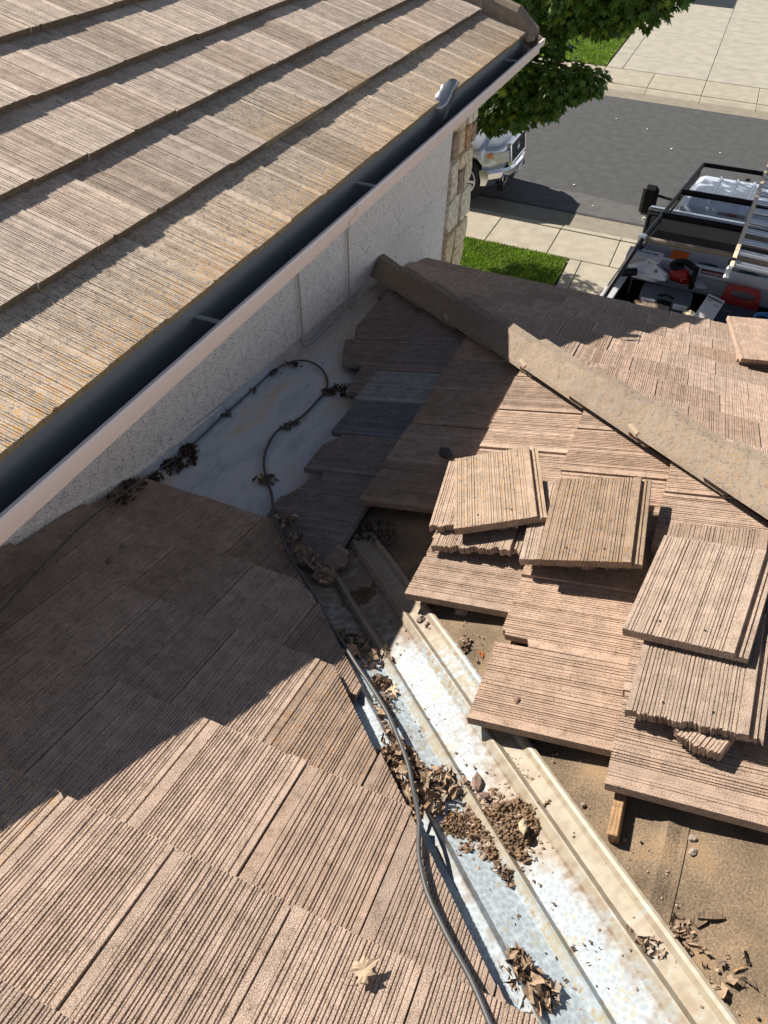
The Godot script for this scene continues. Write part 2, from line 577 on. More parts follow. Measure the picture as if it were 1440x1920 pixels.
func ground_and_street():
	var st := S()
	bbox(st, P(0, -5.62, 0), Vector3(600, 0.4, 600))
	struct("ground", st, M.lawn_soil)
	# asphalt: crown near the middle, older patch by the near gutter
	st = S()
	bbox(st, P(0, -5.46, -17.32), Vector3(160, 0.22, 7.50))
	struct("road", st, M.asphalt)
	st = S()
	grid(st, 60, 3, func(u, v): return P(lerpf(-14, 14, u), -5.346, lerpf(-13.62, -14.55 + 0.10 * sin(u * 31.0) + 0.07 * sin(u * 83.0), v)))
	struct("road_patch", st, M.asphalt_old)
	# near side: sidewalk slabs, then a rolled kerb and gutter
	st = S()
	bbox(st, P(0, -5.46, -12.6), Vector3(160, 0.2, 1.95))
	var walk := struct("sidewalk", st, M.concrete_dark)
	var xs := [-14.0, -12.6, -11.2, -9.8, -8.4, -7.0, -5.6, -4.2, -2.86, -1.82, -0.82, 0.55, 1.9, 3.3, 4.7, 6.1, 7.5, 9.0]
	for i in xs.size() - 1:
		slab("slab", walk, Vector2(xs[i], -12.68), Vector2(xs[i + 1], -11.66), -5.30, M.concrete)
		kerb(walk, xs[i], xs[i + 1], -12.71, -13.58, 1.0)
	# far side
	st = S()
	bbox(st, P(0, -5.46, -22.3), Vector3(160, 0.2, 2.6))
	var walk2 := struct("sidewalk", st, M.concrete_dark)
	xs = [-14.0, -12.4, -10.8, -9.2, -7.6, -6.0, -4.6, -3.05, -1.75, -0.42, 0.9, 2.4, 3.9, 5.4, 7.0]
	for i in xs.size() - 1:
		slab("slab", walk2, Vector2(xs[i], -23.5), Vector2(xs[i + 1], -22.02), -5.28, M.concrete)
		kerb(walk2, xs[i], xs[i + 1], -21.98, -21.06, -1.0)
	# far driveway, three strips of big slabs
	st = S()
	bbox(st, P(-0.4, -5.44, -31.5), Vector3(6.0, 0.2, 16.2))
	var dr := struct("driveway", st, M.concrete_dark)
	var zs := [-23.52, -25.15, -28.5, -31.9, -35.4, -39.0]
	for k in zs.size() - 1:
		slab("slab", dr, Vector2(-3.05, zs[k + 1]), Vector2(-2.62, zs[k]), -5.275, M.concrete_drive)
		for x in [-2.62, -0.42]:
			slab("slab", dr, Vector2(x, zs[k + 1]), Vector2(x + 2.2, zs[k]), -5.275, M.concrete_drive)
	# unseen house wing across the street, added so its eave shades the drive
	var fh := thing("house", "unseen low house added across the street, its eave shading the far driveway", "house", P(-6.4, -5.3, -40.0))
	st = S()
	bbox(st, P(-6.4, -4.1, -40.4), Vector3(5.2, 2.4, 11.4))
	obj("wall", st, M.stucco, fh)
	st = S()
	bbox(st, P(-6.35, -2.82, -40.35), Vector3(5.5, 0.16, 11.8))
	loft(st, [[P(-3.6, -2.74, -34.45), P(-3.6, -2.74, -46.2), P(-9.1, -2.74, -46.2), P(-9.1, -2.74, -34.45)], [P(-6.3, -1.85, -37.2), P(-6.3, -1.85, -43.5), P(-6.4, -1.85, -43.5), P(-6.4, -1.85, -37.2)]])
	obj("roof", st, M.fascia, fh)
	# near driveway in front of the garage, narrow strip beside the lawn
	st = S()
	bbox(st, P(1.4, -5.45, -8.3), Vector3(5.8, 0.2, 6.7))
	var dn := struct("driveway", st, M.concrete_dark)
	zs = [-5.1, -8.4, -11.64]
	for k in 2:
		slab("slab", dn, Vector2(-1.44, zs[k + 1]), Vector2(-1.25, zs[k]), -5.298, M.concrete)
		for x in [-1.25, 1.45]:
			slab("slab", dn, Vector2(x, zs[k + 1]), Vector2(x + 2.7, zs[k]), -5.298, M.concrete)
	# lawns
	lawn(Vector2(-9.0, -11.62), Vector2(-1.47, -6.6), -5.31, Vector2(-3.4, -11.62), Vector2(-1.47, -10.2), 15000, 0.05)
	lawn(Vector2(-12.0, -30.0), Vector2(-3.1, -23.55), -5.30, Vector2(-6.0, -28.2), Vector2(-3.1, -23.55), 22000, 0.08)
	# bits of blossom and grit on the road
	for i in 9:
		var p := P(rng.randf_range(-2.4, 2.4), -5.335, rng.randf_range(-20.5, -13.7))
		st = S()
		bbox(st, p, Vector3(rng.randf_range(0.02, 0.05), 0.008, rng.randf_range(0.02, 0.05)), 0.003, Basis(Vector3.UP, rng.randf() * 3.0))
		var o := obj("petal", st, M.white_paper)
		tag(o, "small pale scrap of blossom or paper lying on the grey street asphalt", "litter", "pale scraps scattered on the street")

func kerb(parent: Node, x0: float, x1: float, zb: float, zf: float, s: float):
	# rolled kerb: from the walk's edge (zb) a lip, then a slope down to the gutter pan (zf)
	var prof := [Vector2(zb, -5.30), Vector2(zb - s * 0.10, -5.305), Vector2(zb - s * 0.26, -5.36), Vector2(zb - s * 0.40, -5.385), Vector2(zf, -5.375), Vector2(zf, -5.5), Vector2(zb, -5.5)]
	if s < 0:
		prof = [Vector2(zb, -5.285), Vector2(zb + 0.14, -5.29), Vector2(zb + 0.34, -5.33), Vector2(zb + 0.42, -5.385), Vector2(zf, -5.365), Vector2(zf, -5.5), Vector2(zb, -5.5)]
	var rings := []
	for x in [x0 + 0.006, x1 - 0.006]:
		var ring := []
		for q in prof: ring.append(P(x, q.y, q.x))
		rings.append(ring)
	var st := S()
	loft(st, rings)
	obj("kerb", st, M.concrete, parent)

func lawn(a: Vector2, b: Vector2, y: float, ga: Vector2, gb: Vector2, n: int, tall: float):
	var st := S()
	grid(st, 30, 16, func(u, v): return P(lerpf(a.x, b.x, u), y + 0.012 * sin(u * 40.0) * sin(v * 30.0), lerpf(a.y, b.y, v)))
	struct("lawn", st, M.lawn_soil)
	st = S()
	tri(st, Vector3(-0.006, 0, 0), Vector3(0.006, 0, 0), Vector3(0.004, 0.6, 0.05))
	tri(st, Vector3(-0.006, 0, 0), Vector3(0.004, 0.6, 0.05), Vector3(0.0, 1.0, 0.22))
	st.generate_normals()
	var blade := st.commit()
	var xf := []
	var col := []
	var fn := FastNoiseLite.new()
	fn.frequency = 0.9
	for i in n:
		var p := P(rng.randf_range(ga.x, gb.x), y, rng.randf_range(ga.y, gb.y))
		var h := tall * rng.randf_range(0.6, 1.3) * (1.0 + 0.5 * fn.get_noise_2d(p.x, p.z))
		var bs := Basis(Vector3.UP, rng.randf() * TAU) * Basis(Vector3.RIGHT, rng.randf_range(-0.5, 0.5))
		xf.append(Transform3D(bs.scaled_local(Vector3(tall / 0.05, h, h)), p))
		var k := rng.randf_range(0.75, 1.3) * (1.0 + 0.35 * fn.get_noise_2d(p.x * 2.0, p.z * 2.0))
		col.append(Color(0.20 * k, 0.31 * k, 0.032 * k))
	multi("grass", blade, M.grass, xf, self, col)

# ------------------------------------------------------------------ roof tiles
# profile across a tile: flat margins, combed ridges between
func comb(seed_: int, w: float, interlock := false) -> Array:
	var g := RandomNumberGenerator.new()
	g.seed = seed_
	var p := [Vector2(0.0, -0.006), Vector2(0.0014, 0.0), Vector2(g.randf_range(0.010, 0.019), 0.0)]
	var x: float = p[-1].x
	var stop := w - g.randf_range(0.010, 0.019)
	while x < stop - 0.012:
		var gw := g.randf_range(0.0022, 0.0040)
		var dp := -g.randf_range(0.0016, 0.0040)
		var rw := g.randf_range(0.0035, 0.0078) if g.randf() < 0.9 else g.randf_range(0.008, 0.012)
		var top := -g.randf_range(0.0, 0.0010)
		p.append(Vector2(x + 0.0008, dp))
		p.append(Vector2(x + gw, dp * g.randf_range(0.85, 1.0)))
		p.append(Vector2(x + gw + 0.001, top))
		x = minf(x + gw + rw, stop)
		p.append(Vector2(x, top))
	p.append(Vector2(w - 0.0014, 0.0))
	p.append(Vector2(w, -0.006))
	if interlock:
		for q in [Vector2(0.0005, -0.016), Vector2(0.009, -0.017), Vector2(0.0095, -0.009), Vector2(0.016, -0.009), Vector2(0.0165, -0.014), Vector2(0.019, -0.014), Vector2(0.0195, -0.010), Vector2(0.030, -0.011)]:
			p.append(Vector2(w + q.x, q.y))
	return p

# local axes: x across, z from head (0) to butt (TL), y up, top face at y = 0
func tile_mesh(seed_: int, lo: Callable, hi: Callable, x0 := 0.0, x1 := 1.0, thick := 0.026, interlock := false, rough := 0.0012, split := false) -> ArrayMesh:
	var p := comb(seed_, TW - 0.0025, interlock)
	var g := RandomNumberGenerator.new()
	g.seed = seed_ * 31 + 5
	var uvo := Vector2(g.randf(), g.randf() if not fix_v else 0.0)
	var q := []
	for i in p.size():
		var v: Vector2 = p[i]
		if v.x < x0 - 1e-4 or v.x > x1 + 1e-4: continue
		q.append(v)
	if q.size() < 2: return null
	if x0 > 0.0 and q[0].x > x0 + 0.002: q.push_front(Vector2(x0, q[0].y))
	if x1 < q[-1].x + 0.05 and q[-1].x < x1 - 0.002 and x1 < TW: q.push_back(Vector2(x1, q[-1].y))
	var a := []
	var b := []
	for v in q:
		var l: float = clampf(lo.call(v.x), 0.0, TL)
		var h: float = clampf(hi.call(v.x), 0.0, TL)
		if h < TL - 0.001 or rough > 0.002: h -= g.randf() * rough * 2.0
		else: h -= g.randf() * rough
		a.append(l)
		b.append(maxf(h, l))
	var st := S()
	var se := S() if split else st
	var segs := 3
	var any := false
	for i in q.size() - 1:
		if b[i] - a[i] < 0.004 and b[i + 1] - a[i + 1] < 0.004: continue
		any = true
		for k in segs:
			var f0 := float(k) / segs
			var f1 := float(k + 1) / segs
			var z00: float = lerpf(a[i], b[i], f0)
			var z01: float = lerpf(a[i], b[i], f1)
			var z10: float = lerpf(a[i + 1], b[i + 1], f0)
			var z11: float = lerpf(a[i + 1], b[i + 1], f1)
			var v := [Vector3(q[i].x, q[i].y, z00), Vector3(q[i + 1].x, q[i + 1].y, z10), Vector3(q[i + 1].x, q[i + 1].y, z11), Vector3(q[i].x, q[i].y, z01)]
			var u := []
			for w in v: u.append(Vector2(w.x, w.z) / 0.62 + uvo)
			quad_uv(st, v, u)
		var ti := thick
		var bt := [Vector3(q[i].x, -ti, a[i]), Vector3(q[i + 1].x, -ti, a[i + 1]), Vector3(q[i + 1].x, -ti, b[i + 1]), Vector3(q[i].x, -ti, b[i])]
		var tp := [Vector3(q[i].x, q[i].y, a[i]), Vector3(q[i + 1].x, q[i + 1].y, a[i + 1]), Vector3(q[i + 1].x, q[i + 1].y, b[i + 1]), Vector3(q[i].x, q[i].y, b[i])]
		var uu := [uvo, uvo + Vector2(0.01, 0), uvo + Vector2(0.01, 0.04), uvo + Vector2(0, 0.04)]
		for e in 4: uu[e] += Vector2(q[i].x, 0) / 0.62
		quad_uv(st, [bt[3], bt[2], bt[1], bt[0]], uu)
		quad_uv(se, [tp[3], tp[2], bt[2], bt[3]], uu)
		quad_uv(st, [tp[1], tp[0], bt[0], bt[1]], uu)
	if not any: return null
	for e in [0, q.size() - 1]:
		if b[e] - a[e] > 0.004:
			var uv := [uvo, uvo + Vector2(0.5, 0), uvo + Vector2(0.5, 0.04), uvo + Vector2(0, 0.04)]
			quad_uv(st, [Vector3(q[e].x, q[e].y, a[e]), Vector3(q[e].x, q[e].y, b[e]), Vector3(q[e].x, -thick, b[e]), Vector3(q[e].x, -thick, a[e])], uv)
	st.generate_normals()
	var am := st.commit()
	if split:
		se.generate_normals()
		se.commit(am)
	return am

func whole(_x): return TL
func zero(_x): return 0.0

func full_tiles(n: int, base_seed: int, split := false) -> Array:
	var out := []
	for i in n:
		# now and then a chipped corner or a nick in the butt
		var nx := 0.05 + 0.17 * fposmod(base_seed * 0.37 + i * 0.61, 1.0)
		var ch := 0.010 * fposmod(base_seed * 0.13 + i * 0.47, 1.0)
		var hi := whole
		if i % 3 == 1: hi = func(x: float) -> float: return TL - maxf(0.0, ch - 0.5 * x)
		if i % 3 == 2: hi = func(x: float) -> float: return TL - maxf(0.0, 0.007 - 0.6 * absf(x - nx))
		out.append(tile_mesh(base_seed + i, zero, hi, 0.0, 1.0, 0.026, false, 0.0014, split))
	return out

# place a tile: dir = horizontal direction down the slope, butt corner at pb (local x = 0, z = TL)
func tile_xf(pb: Vector3, dir: Vector3, slope := TT, yaw := 0.0, lift := 0.0, roll := 0.011) -> Transform3D:
	var z := Vector3(dir.x, -slope, dir.z).normalized()
	var x := Vector3.UP.cross(z).normalized()
	var y := z.cross(x).normalized()
	var b := Basis(x, y, z)
	if yaw != 0.0: b = b * Basis(Vector3.UP, yaw)
	b = b * Basis(Vector3.BACK, roll)
	return Transform3D(b, pb - b.z * TL + Vector3(0, lift - 0.0022, 0))

func put_tile(roof: MeshInstance3D, mesh: Mesh, m: Material, xf: Transform3D, called := "roof_tile") -> MeshInstance3D:
	var o := obj(called, mesh, m, roof)
	o.transform = xf
	if mesh.get_surface_count() > 1:
		o.material_override = null
		o.set_surface_override_material(0, m)
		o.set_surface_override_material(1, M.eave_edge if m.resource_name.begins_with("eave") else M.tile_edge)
	return o

# ------------------------------------------------------------------ the house
func house():
	var hs := thing("house", "house with white stucco wall, corner of tan stone and brown ribbed concrete roof tiles", "house", P(-1.79, -5.3, -3.0))
	X.house = hs
	# walls with thickness; the stucco face is at x = -1.79
	var st := S()
	bbox(st, P(-1.91, -3.39, -2.15), Vector3(0.24, 3.82, 7.40))
	obj("wall", st, M.stucco, hs)
	st = S()
	bbox(st, P(-1.92, -3.40, -6.14), Vector3(0.24, 3.80, 0.58))
	bbox(st, P(-4.5, -3.40, -6.31), Vector3(4.92, 3.80, 0.24))
	var sv := obj("stone_veneer", st, M.mortar, hs)
	stones(sv)
	# screed strip where the wall meets the roofs
	st = S()
	for z in [[-0.2, -1.8], [-1.8, -2.75], [-2.75, -3.4], [-3.4, -4.3]]:
		var f := func(zz: float) -> float: return (yB(zz) - 0.005 if zz > -1.81 else yPan(-1.79, zz) + 0.012)
		var a0: float = f.call(z[0])
		var a1: float = f.call(z[1])
		quad(st, P(-1.782, a0, z[0]), P(-1.782, a1, z[1]), P(-1.782, a1 + 0.014, z[1]), P(-1.782, a0 + 0.014, z[0]))
		quad(st, P(-1.782, a0 + 0.014, z[0]), P(-1.782, a1 + 0.014, z[1]), P(-1.792, a1 + 0.02, z[1]), P(-1.792, a0 + 0.02, z[0]))
	obj("weep_screed", st, M.stucco, hs)
	# upper roof deck, fascia and soffit
	st = S()
	poly(st, [P(-1.47, yA(-1.47) - 0.08, 2.0), P(-1.47, yA(-1.47) - 0.08, -6.33), P(-6.5, yA(-6.5) - 0.08, -6.33), P(-6.5, yA(-6.5) - 0.08, 2.0)], Vector3(0, -0.12, 0))
	var roof := obj("roof", st, M.felt, hs)
	st = S()
	bbox(st, P(-1.485, -1.40, -2.2), Vector3(0.03, 0.26, 8.3), 0.004)
	obj("fascia", st, M.fascia, hs)
	st = S()
	bbox(st, P(-1.64, -1.52, -2.2), Vector3(0.30, 0.02, 8.3))
	obj("soffit", st, M.fascia, hs)
	# tiles of the upper roof
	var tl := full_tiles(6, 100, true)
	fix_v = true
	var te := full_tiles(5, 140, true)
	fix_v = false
	var row := 0
	for bx in [-1.416, -1.758, -2.098, -2.438, -2.778, -3.118, -3.458, -3.80]:
		var z0 := 0.45 + (0.14 if row % 2 else 0.0) - 0.17
		var k := 0
		while true:
			var zt := z0 - k * TW            # tile from zt down to zt - TW
			k += 1
			if zt - TW < -6.34: 
				if zt > -6.26:
					var mm := tile_mesh(900 + row, zero, whole, 0.0, minf(TW, zt + 6.30))
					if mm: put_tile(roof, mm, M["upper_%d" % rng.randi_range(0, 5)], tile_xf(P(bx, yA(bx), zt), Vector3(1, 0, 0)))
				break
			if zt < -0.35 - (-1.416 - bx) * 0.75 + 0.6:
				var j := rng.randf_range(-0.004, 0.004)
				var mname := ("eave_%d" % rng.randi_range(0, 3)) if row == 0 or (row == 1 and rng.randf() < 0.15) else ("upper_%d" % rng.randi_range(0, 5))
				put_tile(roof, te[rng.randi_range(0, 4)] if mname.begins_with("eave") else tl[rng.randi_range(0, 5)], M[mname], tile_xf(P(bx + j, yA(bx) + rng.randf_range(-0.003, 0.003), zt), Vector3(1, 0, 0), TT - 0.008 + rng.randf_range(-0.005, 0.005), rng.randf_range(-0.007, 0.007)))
		row += 1
	# barge caps along the gable end of the upper roof
	for i in 7:
		var bx := -1.40 - i * 0.36
		rake_cap(roof, bx, i)
	# gutter: an open trough with a rolled lip
	var prof := [Vector2(-1.468, -1.275), Vector2(-1.468, -1.455), Vector2(-1.400, -1.462), Vector2(-1.372, -1.440), Vector2(-1.366, -1.405), Vector2(-1.338, -1.378), Vector2(-1.334, -1.347), Vector2(-1.340, -1.338), Vector2(-1.352, -1.338), Vector2(-1.358, -1.346), Vector2(-1.354, -1.352), Vector2(-1.346, -1.354), Vector2(-1.344, -1.374), Vector2(-1.372, -1.400), Vector2(-1.378, -1.436), Vector2(-1.404, -1.454), Vector2(-1.462, -1.449), Vector2(-1.462, -1.275)]
	st = S()
	var si := S()
	var sbk := S()
	var n := prof.size()
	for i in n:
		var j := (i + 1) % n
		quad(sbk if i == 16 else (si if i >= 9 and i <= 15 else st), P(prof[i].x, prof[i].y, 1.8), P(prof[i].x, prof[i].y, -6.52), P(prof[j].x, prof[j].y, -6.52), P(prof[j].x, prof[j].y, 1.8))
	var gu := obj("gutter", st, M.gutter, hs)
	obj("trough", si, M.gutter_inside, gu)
	obj("trough_back", sbk, M.gutter_back_sheen, gu)  # back wall with the sky sheen in its colour
	st = S()
	var ring := []
	for i in 9: ring.append(P(prof[i].x, prof[i].y, -6.521))
	for i in range(1, 8): tri(st, ring[0], ring[i], ring[i + 1])
	obj("end_cap", st, M.gutter, gu)
	# sleeve where two lengths of gutter meet, a little dented
	st = S()
	for i in 9:
		quad(st, P(prof[i].x + 0.0022, prof[i].y, -3.02), P(prof[i].x + 0.0022, prof[i].y, -3.16), P(prof[i + 1].x + 0.0022, prof[i + 1].y + (0.0015 if i > 5 else 0.0), -3.16), P(prof[i + 1].x + 0.0022, prof[i + 1].y + (0.0015 if i > 5 else 0.0), -3.02))
	obj("gutter_sleeve", st, M.gutter, gu)
	for z in [-1.93, -3.30, -5.83, -0.6]:
		st = S()
		bbox(st, P(-1.405, -1.352, z), Vector3(0.118, 0.006, 0.022), 0.001)
		bbox(st, P(-1.405, -1.359, z - 0.010), Vector3(0.118, 0.014, 0.003))
		obj("hanger", st, M.hanger, gu)

func rake_cap(roof: Node, bx: float, i: int):
	# a rounded barge tile running up the gable edge, low end at bx
	var st := S()
	var rings := []
	for k in 5:
		var t := k / 4.0
		var x := bx - t * 0.42
		var y := yA(x) + 0.055 - 0.028 * t - (0.05 if k == 0 else 0.0) * (1.0 if i == 0 else 0.0)
		var hw := 0.088 - 0.008 * t
		var ring := []
		for q in [Vector2(1, -0.075), Vector2(1.0, -0.01), Vector2(0.85, 0.03), Vector2(0.45, 0.055), Vector2(-0.2, 0.06), Vector2(-0.8, 0.045), Vector2(-1.0, 0.0), Vector2(-1.05, -0.16), Vector2(-0.8, -0.16), Vector2(-0.8, -0.02), Vector2(0.7, 0.0), Vector2(0.8, -0.075)]:
			ring.append(P(x, y + q.y * (0.82 if k == 0 and i == 0 else 1.0), -6.28 + q.x * hw))
		rings.append(ring)
	if i == 0:
		var nose := []
		for v in rings[0]: nose.append(v.lerp(P(bx + 0.03, yA(bx), -6.28), 0.35) + Vector3(0.035, -0.01, 0))
		rings.push_front(nose)
	loft(st, rings)
	obj("barge_tile", st, M["cap_%d" % (i % 3)], roof)

func stones(sv: Node):
	# irregular ashlar: rectangles split at random, corners shaken, faces proud by different amounts
	var g := RandomNumberGenerator.new()
	g.seed = 44
	var todo := [Rect2(-6.44, -4.4, 0.59, 2.92)]
	var done := []
	while todo.size():
		var q: Rect2 = todo.pop_back()
		var big := maxf(q.size.x, q.size.y)
		if big < 0.21 or (big < 0.36 and g.randf() < 0.5):
			done.append(q)
			continue
		var c := g.randf_range(0.32, 0.68)
		if (q.size.x > q.size.y * 0.9 and q.size.x > 0.13) or (q.size.x > 0.24 and g.randf() < 0.35):
			todo.append(Rect2(q.position, Vector2(q.size.x * c, q.size.y)))
			todo.append(Rect2(q.position + Vector2(q.size.x * c, 0), Vector2(q.size.x * (1 - c), q.size.y)))
		else:
			todo.append(Rect2(q.position, Vector2(q.size.x, q.size.y * c)))
			todo.append(Rect2(q.position + Vector2(0, q.size.y * c), Vector2(q.size.x, q.size.y * (1 - c))))
	for q in done:
		var st := S()
		var gap := 0.005
		var d := g.randf_range(0.018, 0.05)
		var cs := [q.position + Vector2(gap, gap), q.position + Vector2(q.size.x - gap, gap), q.end - Vector2(gap, gap), q.position + Vector2(gap, q.size.y - gap)]
		var jit := minf(q.size.x, q.size.y) * 0.13
		var base := []
		var face := []
		var ctr: Vector2 = q.get_center()
		for e in 4:
			for s in 3:
				var w: Vector2 = cs[e].lerp(cs[(e + 1) % 4], s / 3.0)
				if s == 0: w = w.lerp(ctr, g.randf_range(0.02, 0.16))
				else: w += Vector2(g.randf_range(-1, 1), g.randf_range(-1, 1)) * jit * 0.35
				base.append(P(-1.80, w.y, w.x))
				var w2: Vector2 = w.lerp(ctr, 0.07)
				face.append(P(-1.80 + d + g.randf_range(-0.006, 0.006), w2.y, w2.x))
		var mid := []
		for v in range(12): mid.append(base[v].lerp(face[v], 0.8) + Vector3(0, 0, 0))
		for v in 12:
			var w := (v + 1) % 12
			quad(st, base[v], base[w], mid[w], mid[v])
			quad(st, mid[v], mid[w], face[w], face[v])
			tri(st, P(-1.80 + d + 0.006, ctr.y, ctr.x), face[v], face[w])
		obj("stone", st, M["stone_%d" % [0, 0, 1, 1, 3, 3, 4, 2, 5][g.randi_range(0, 8)]], sv)

# ------------------------------------------------------------------ lower roofs
func lower_roofs():
	var hs: Node3D = X.house
	var dk := func(z: float) -> float: return T * z - 1.584
	var ck := func(x: float) -> float: return T * x - 1.866
	var ek := func(z: float) -> float: return T * z - 0.973
	# B: the slope that the photographer stands on
	var st := S()
	poly(st, [P(-1.785, dk.call(-1.80), -1.80), P(-0.954, dk.call(-1.80), -1.80), P(1.846, dk.call(1.0), 1.0), P(-1.785, dk.call(1.0), 1.0)], Vector3(0, -0.1, 0))
	var rb := obj("roof", st, M.felt, hs)
	# C: the slope with the loose tiles, from valley to hip
	st = S()
	poly(st, [P(-1.10, ck.call(-1.10), -1.946), P(-1.10, ck.call(-1.10), -3.78), P(2.9, ck.call(2.9), 0.22), P(2.9, ck.call(2.9), 2.054)], Vector3(0, -0.1, 0))
	var rc := obj("roof", st, M.felt, hs)
	# D: the slope to the street
	st = S()
	poly(st, [P(-1.785, ek.call(-4.465), -4.465), P(-1.785, ek.call(-5.37), -5.37), P(4.4, ek.call(-5.37), -5.37), P(4.4, ek.call(1.72), 1.72)], Vector3(0, -0.1, 0))
	var rd := obj("roof", st, M.felt, hs)
	# garage below, closed
	st = S()
	bbox(st, P(1.5, -4.1, -5.0), Vector3(6.56, 2.5, 0.2))
	bbox(st, P(4.7, -3.6, -1.4), Vector3(0.2, 3.4, 7.0))
	obj("garage_wall", st, M.stucco, hs)
	st = S()
	bbox(st, P(1.3, -2.85, -5.34), Vector3(6.14, 0.18, 0.03), 0.004)
	obj("fascia", st, M.fascia, hs)
	# --- B tiles
	var tl := full_tiles(6, 200)
	var row := 0
	var c := 0.973
	for bz in [0.59, 0.24, -0.107, -0.452, -0.788, -1.147, -1.487, -1.80]:
		var xo: float = -0.326 if row % 2 == 1 else -0.183
		for k in range(-6, 7):
			var xs := xo + k * TW
			if xs - TW > 0.62 + bz + 0.39 or xs < -1.775: continue
			var mm: Mesh = tl[rng.randi_range(0, 5)]
			var kc: float = (0.628 if bz > -0.5 else 0.592) + rng.randf_range(-0.012, 0.012) + (0.06 if bz < -1.3 else 0.0)
			if bz < -1.75: kc = 0.66
			var hi := func(x: float) -> float: return TL + (kc - xs + x + bz) / c
			var cut: bool = hi.call(0.0) < TL
			var x1 := TW
			if xs - TW < -1.775: x1 = xs + 1.775
			if cut or x1 < TW:
				if hi.call(TW) < 0.02: continue
				mm = tile_mesh(2000 + row * 20 + k, zero, hi, 0.0, x1)
				if mm == null: continue
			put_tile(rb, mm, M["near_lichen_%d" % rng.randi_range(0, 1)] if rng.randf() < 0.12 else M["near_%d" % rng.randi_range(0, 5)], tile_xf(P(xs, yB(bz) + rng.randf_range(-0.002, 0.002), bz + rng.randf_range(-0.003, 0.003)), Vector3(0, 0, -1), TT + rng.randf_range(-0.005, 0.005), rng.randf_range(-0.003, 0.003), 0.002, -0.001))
		row += 1
	# --- C tiles: rows by their butt line, each with the z of its lowest tile edge
	tl = full_tiles(6, 300)
	var rows := [[-1.585, -2.88], [-1.225, -1.64], [-0.86, -2.0], [-0.49, -1.53], [-0.142, -1.10], [0.222, -0.99], [0.584, -0.95], [0.946, -0.90], [1.308, -0.9], [1.67, -0.9]]
	row = 0
	for rw in rows:
		var bx: float = rw[0]
		for k in 16:
			var zs: float = rw[1] - (k + 1) * TW
			if bx - zs - TW > 2.57: break
			if row == 0 and k == 4 : pass
			var kh := 2.575
			var lo := func(x: float) -> float: return TL - (kh + zs + x - bx) / c
			var hi := whole
			var called := "roof_tile"
			var needs: bool = lo.call(0.0) > 0.0
			var seed_ := 3000 + row * 20 + k
			var rough := 0.0012
			if row == 0:
				# cut by hand along the pan, each a little different
				var cut0: float = -1.645 + 0.33 * (zs + TW + 3.80) + [0.02, -0.04, 0.0, 0.0, 0.0, 0.0][mini(k, 5)]
				var sl: float = [0.10, 0.40, 0.35, 0.2, 0.2, 0.2][mini(k, 5)]
				hi = func(x: float) -> float: return TL - (cut0 + sl * (x - TW) - bx) / c
				needs = true
				rough = 0.004
			if row == 1 and k >= 1 and k <= 2:
				hi = func(x: float) -> float: return TL - maxf(0.0, 0.10 * sin(x * 9.0 + k) - 0.03) - (0.05 if k == 1 and x < 0.06 else 0.0)
				needs = true
				rough = 0.004
			if row == 1 and k == 0:
				hi = func(x: float) -> float: return TL - maxf(0.0, (x - 0.12) * 0.9)
				needs = true
				rough = 0.006
			if row == 4 and k == 1:
				hi = func(x: float) -> float: return TL - (clampf((x - 0.235) * 8.0, 0.0, 0.012) + (0.07 + 0.4 * (x - 0.25) if x > 0.252 else 0.0))
				needs = true
			if row == 2 and k == 1:
				pass
			var mm: Mesh = tl[rng.randi_range(0, 5)]
			if needs: mm = tile_mesh(seed_, lo, hi, 0.0, 1.0, 0.026, false, rough)
			if mm == null: continue
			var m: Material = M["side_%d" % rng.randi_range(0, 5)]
			if row <= 1: m = M.shade_tile  # rows by the pan: shade painted in as a darker tile
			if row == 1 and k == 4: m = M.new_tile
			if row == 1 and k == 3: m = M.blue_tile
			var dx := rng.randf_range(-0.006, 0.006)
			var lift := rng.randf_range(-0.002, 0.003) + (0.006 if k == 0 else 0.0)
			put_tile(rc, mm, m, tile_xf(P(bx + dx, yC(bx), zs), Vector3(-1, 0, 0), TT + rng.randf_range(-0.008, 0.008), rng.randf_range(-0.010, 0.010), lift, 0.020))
		row += 1
	# battens showing past the tiles
	for q in [[0.275, -0.895, 0.025, 0.040], [-0.09, -1.16, 0.03, 0.022]]:
		st = S()
		bbox(st, P(q[0], ck.call(q[0]) + q[3] * 0.5 + 0.003, q[1] - 0.3), Vector3(q[2], q[3], 0.6), 0.002, Basis(Vector3.FORWARD, -0.32))
		obj("batten", st, M.wood, rc)
	# felt lap and wrinkle
	st = S()
	grid(st, 26, 5, func(u, v):
		var x: float = 0.345 + 0.075 * v + 0.012 * sin(u * 5.0)
		var z := lerpf(-1.25, -0.55, u)
		return P(x, ck.call(x) + 0.003 + 0.011 * exp(-pow((v - 0.45) * 5.5, 2.0)) * (0.35 + 0.65 * clampf(sin(u * 3.6 + 0.5), 0, 1)), z))
	obj("felt_wrinkle", st, M.felt, rc)
	# --- D tiles
	tl = full_tiles(6, 400)
	row = 0
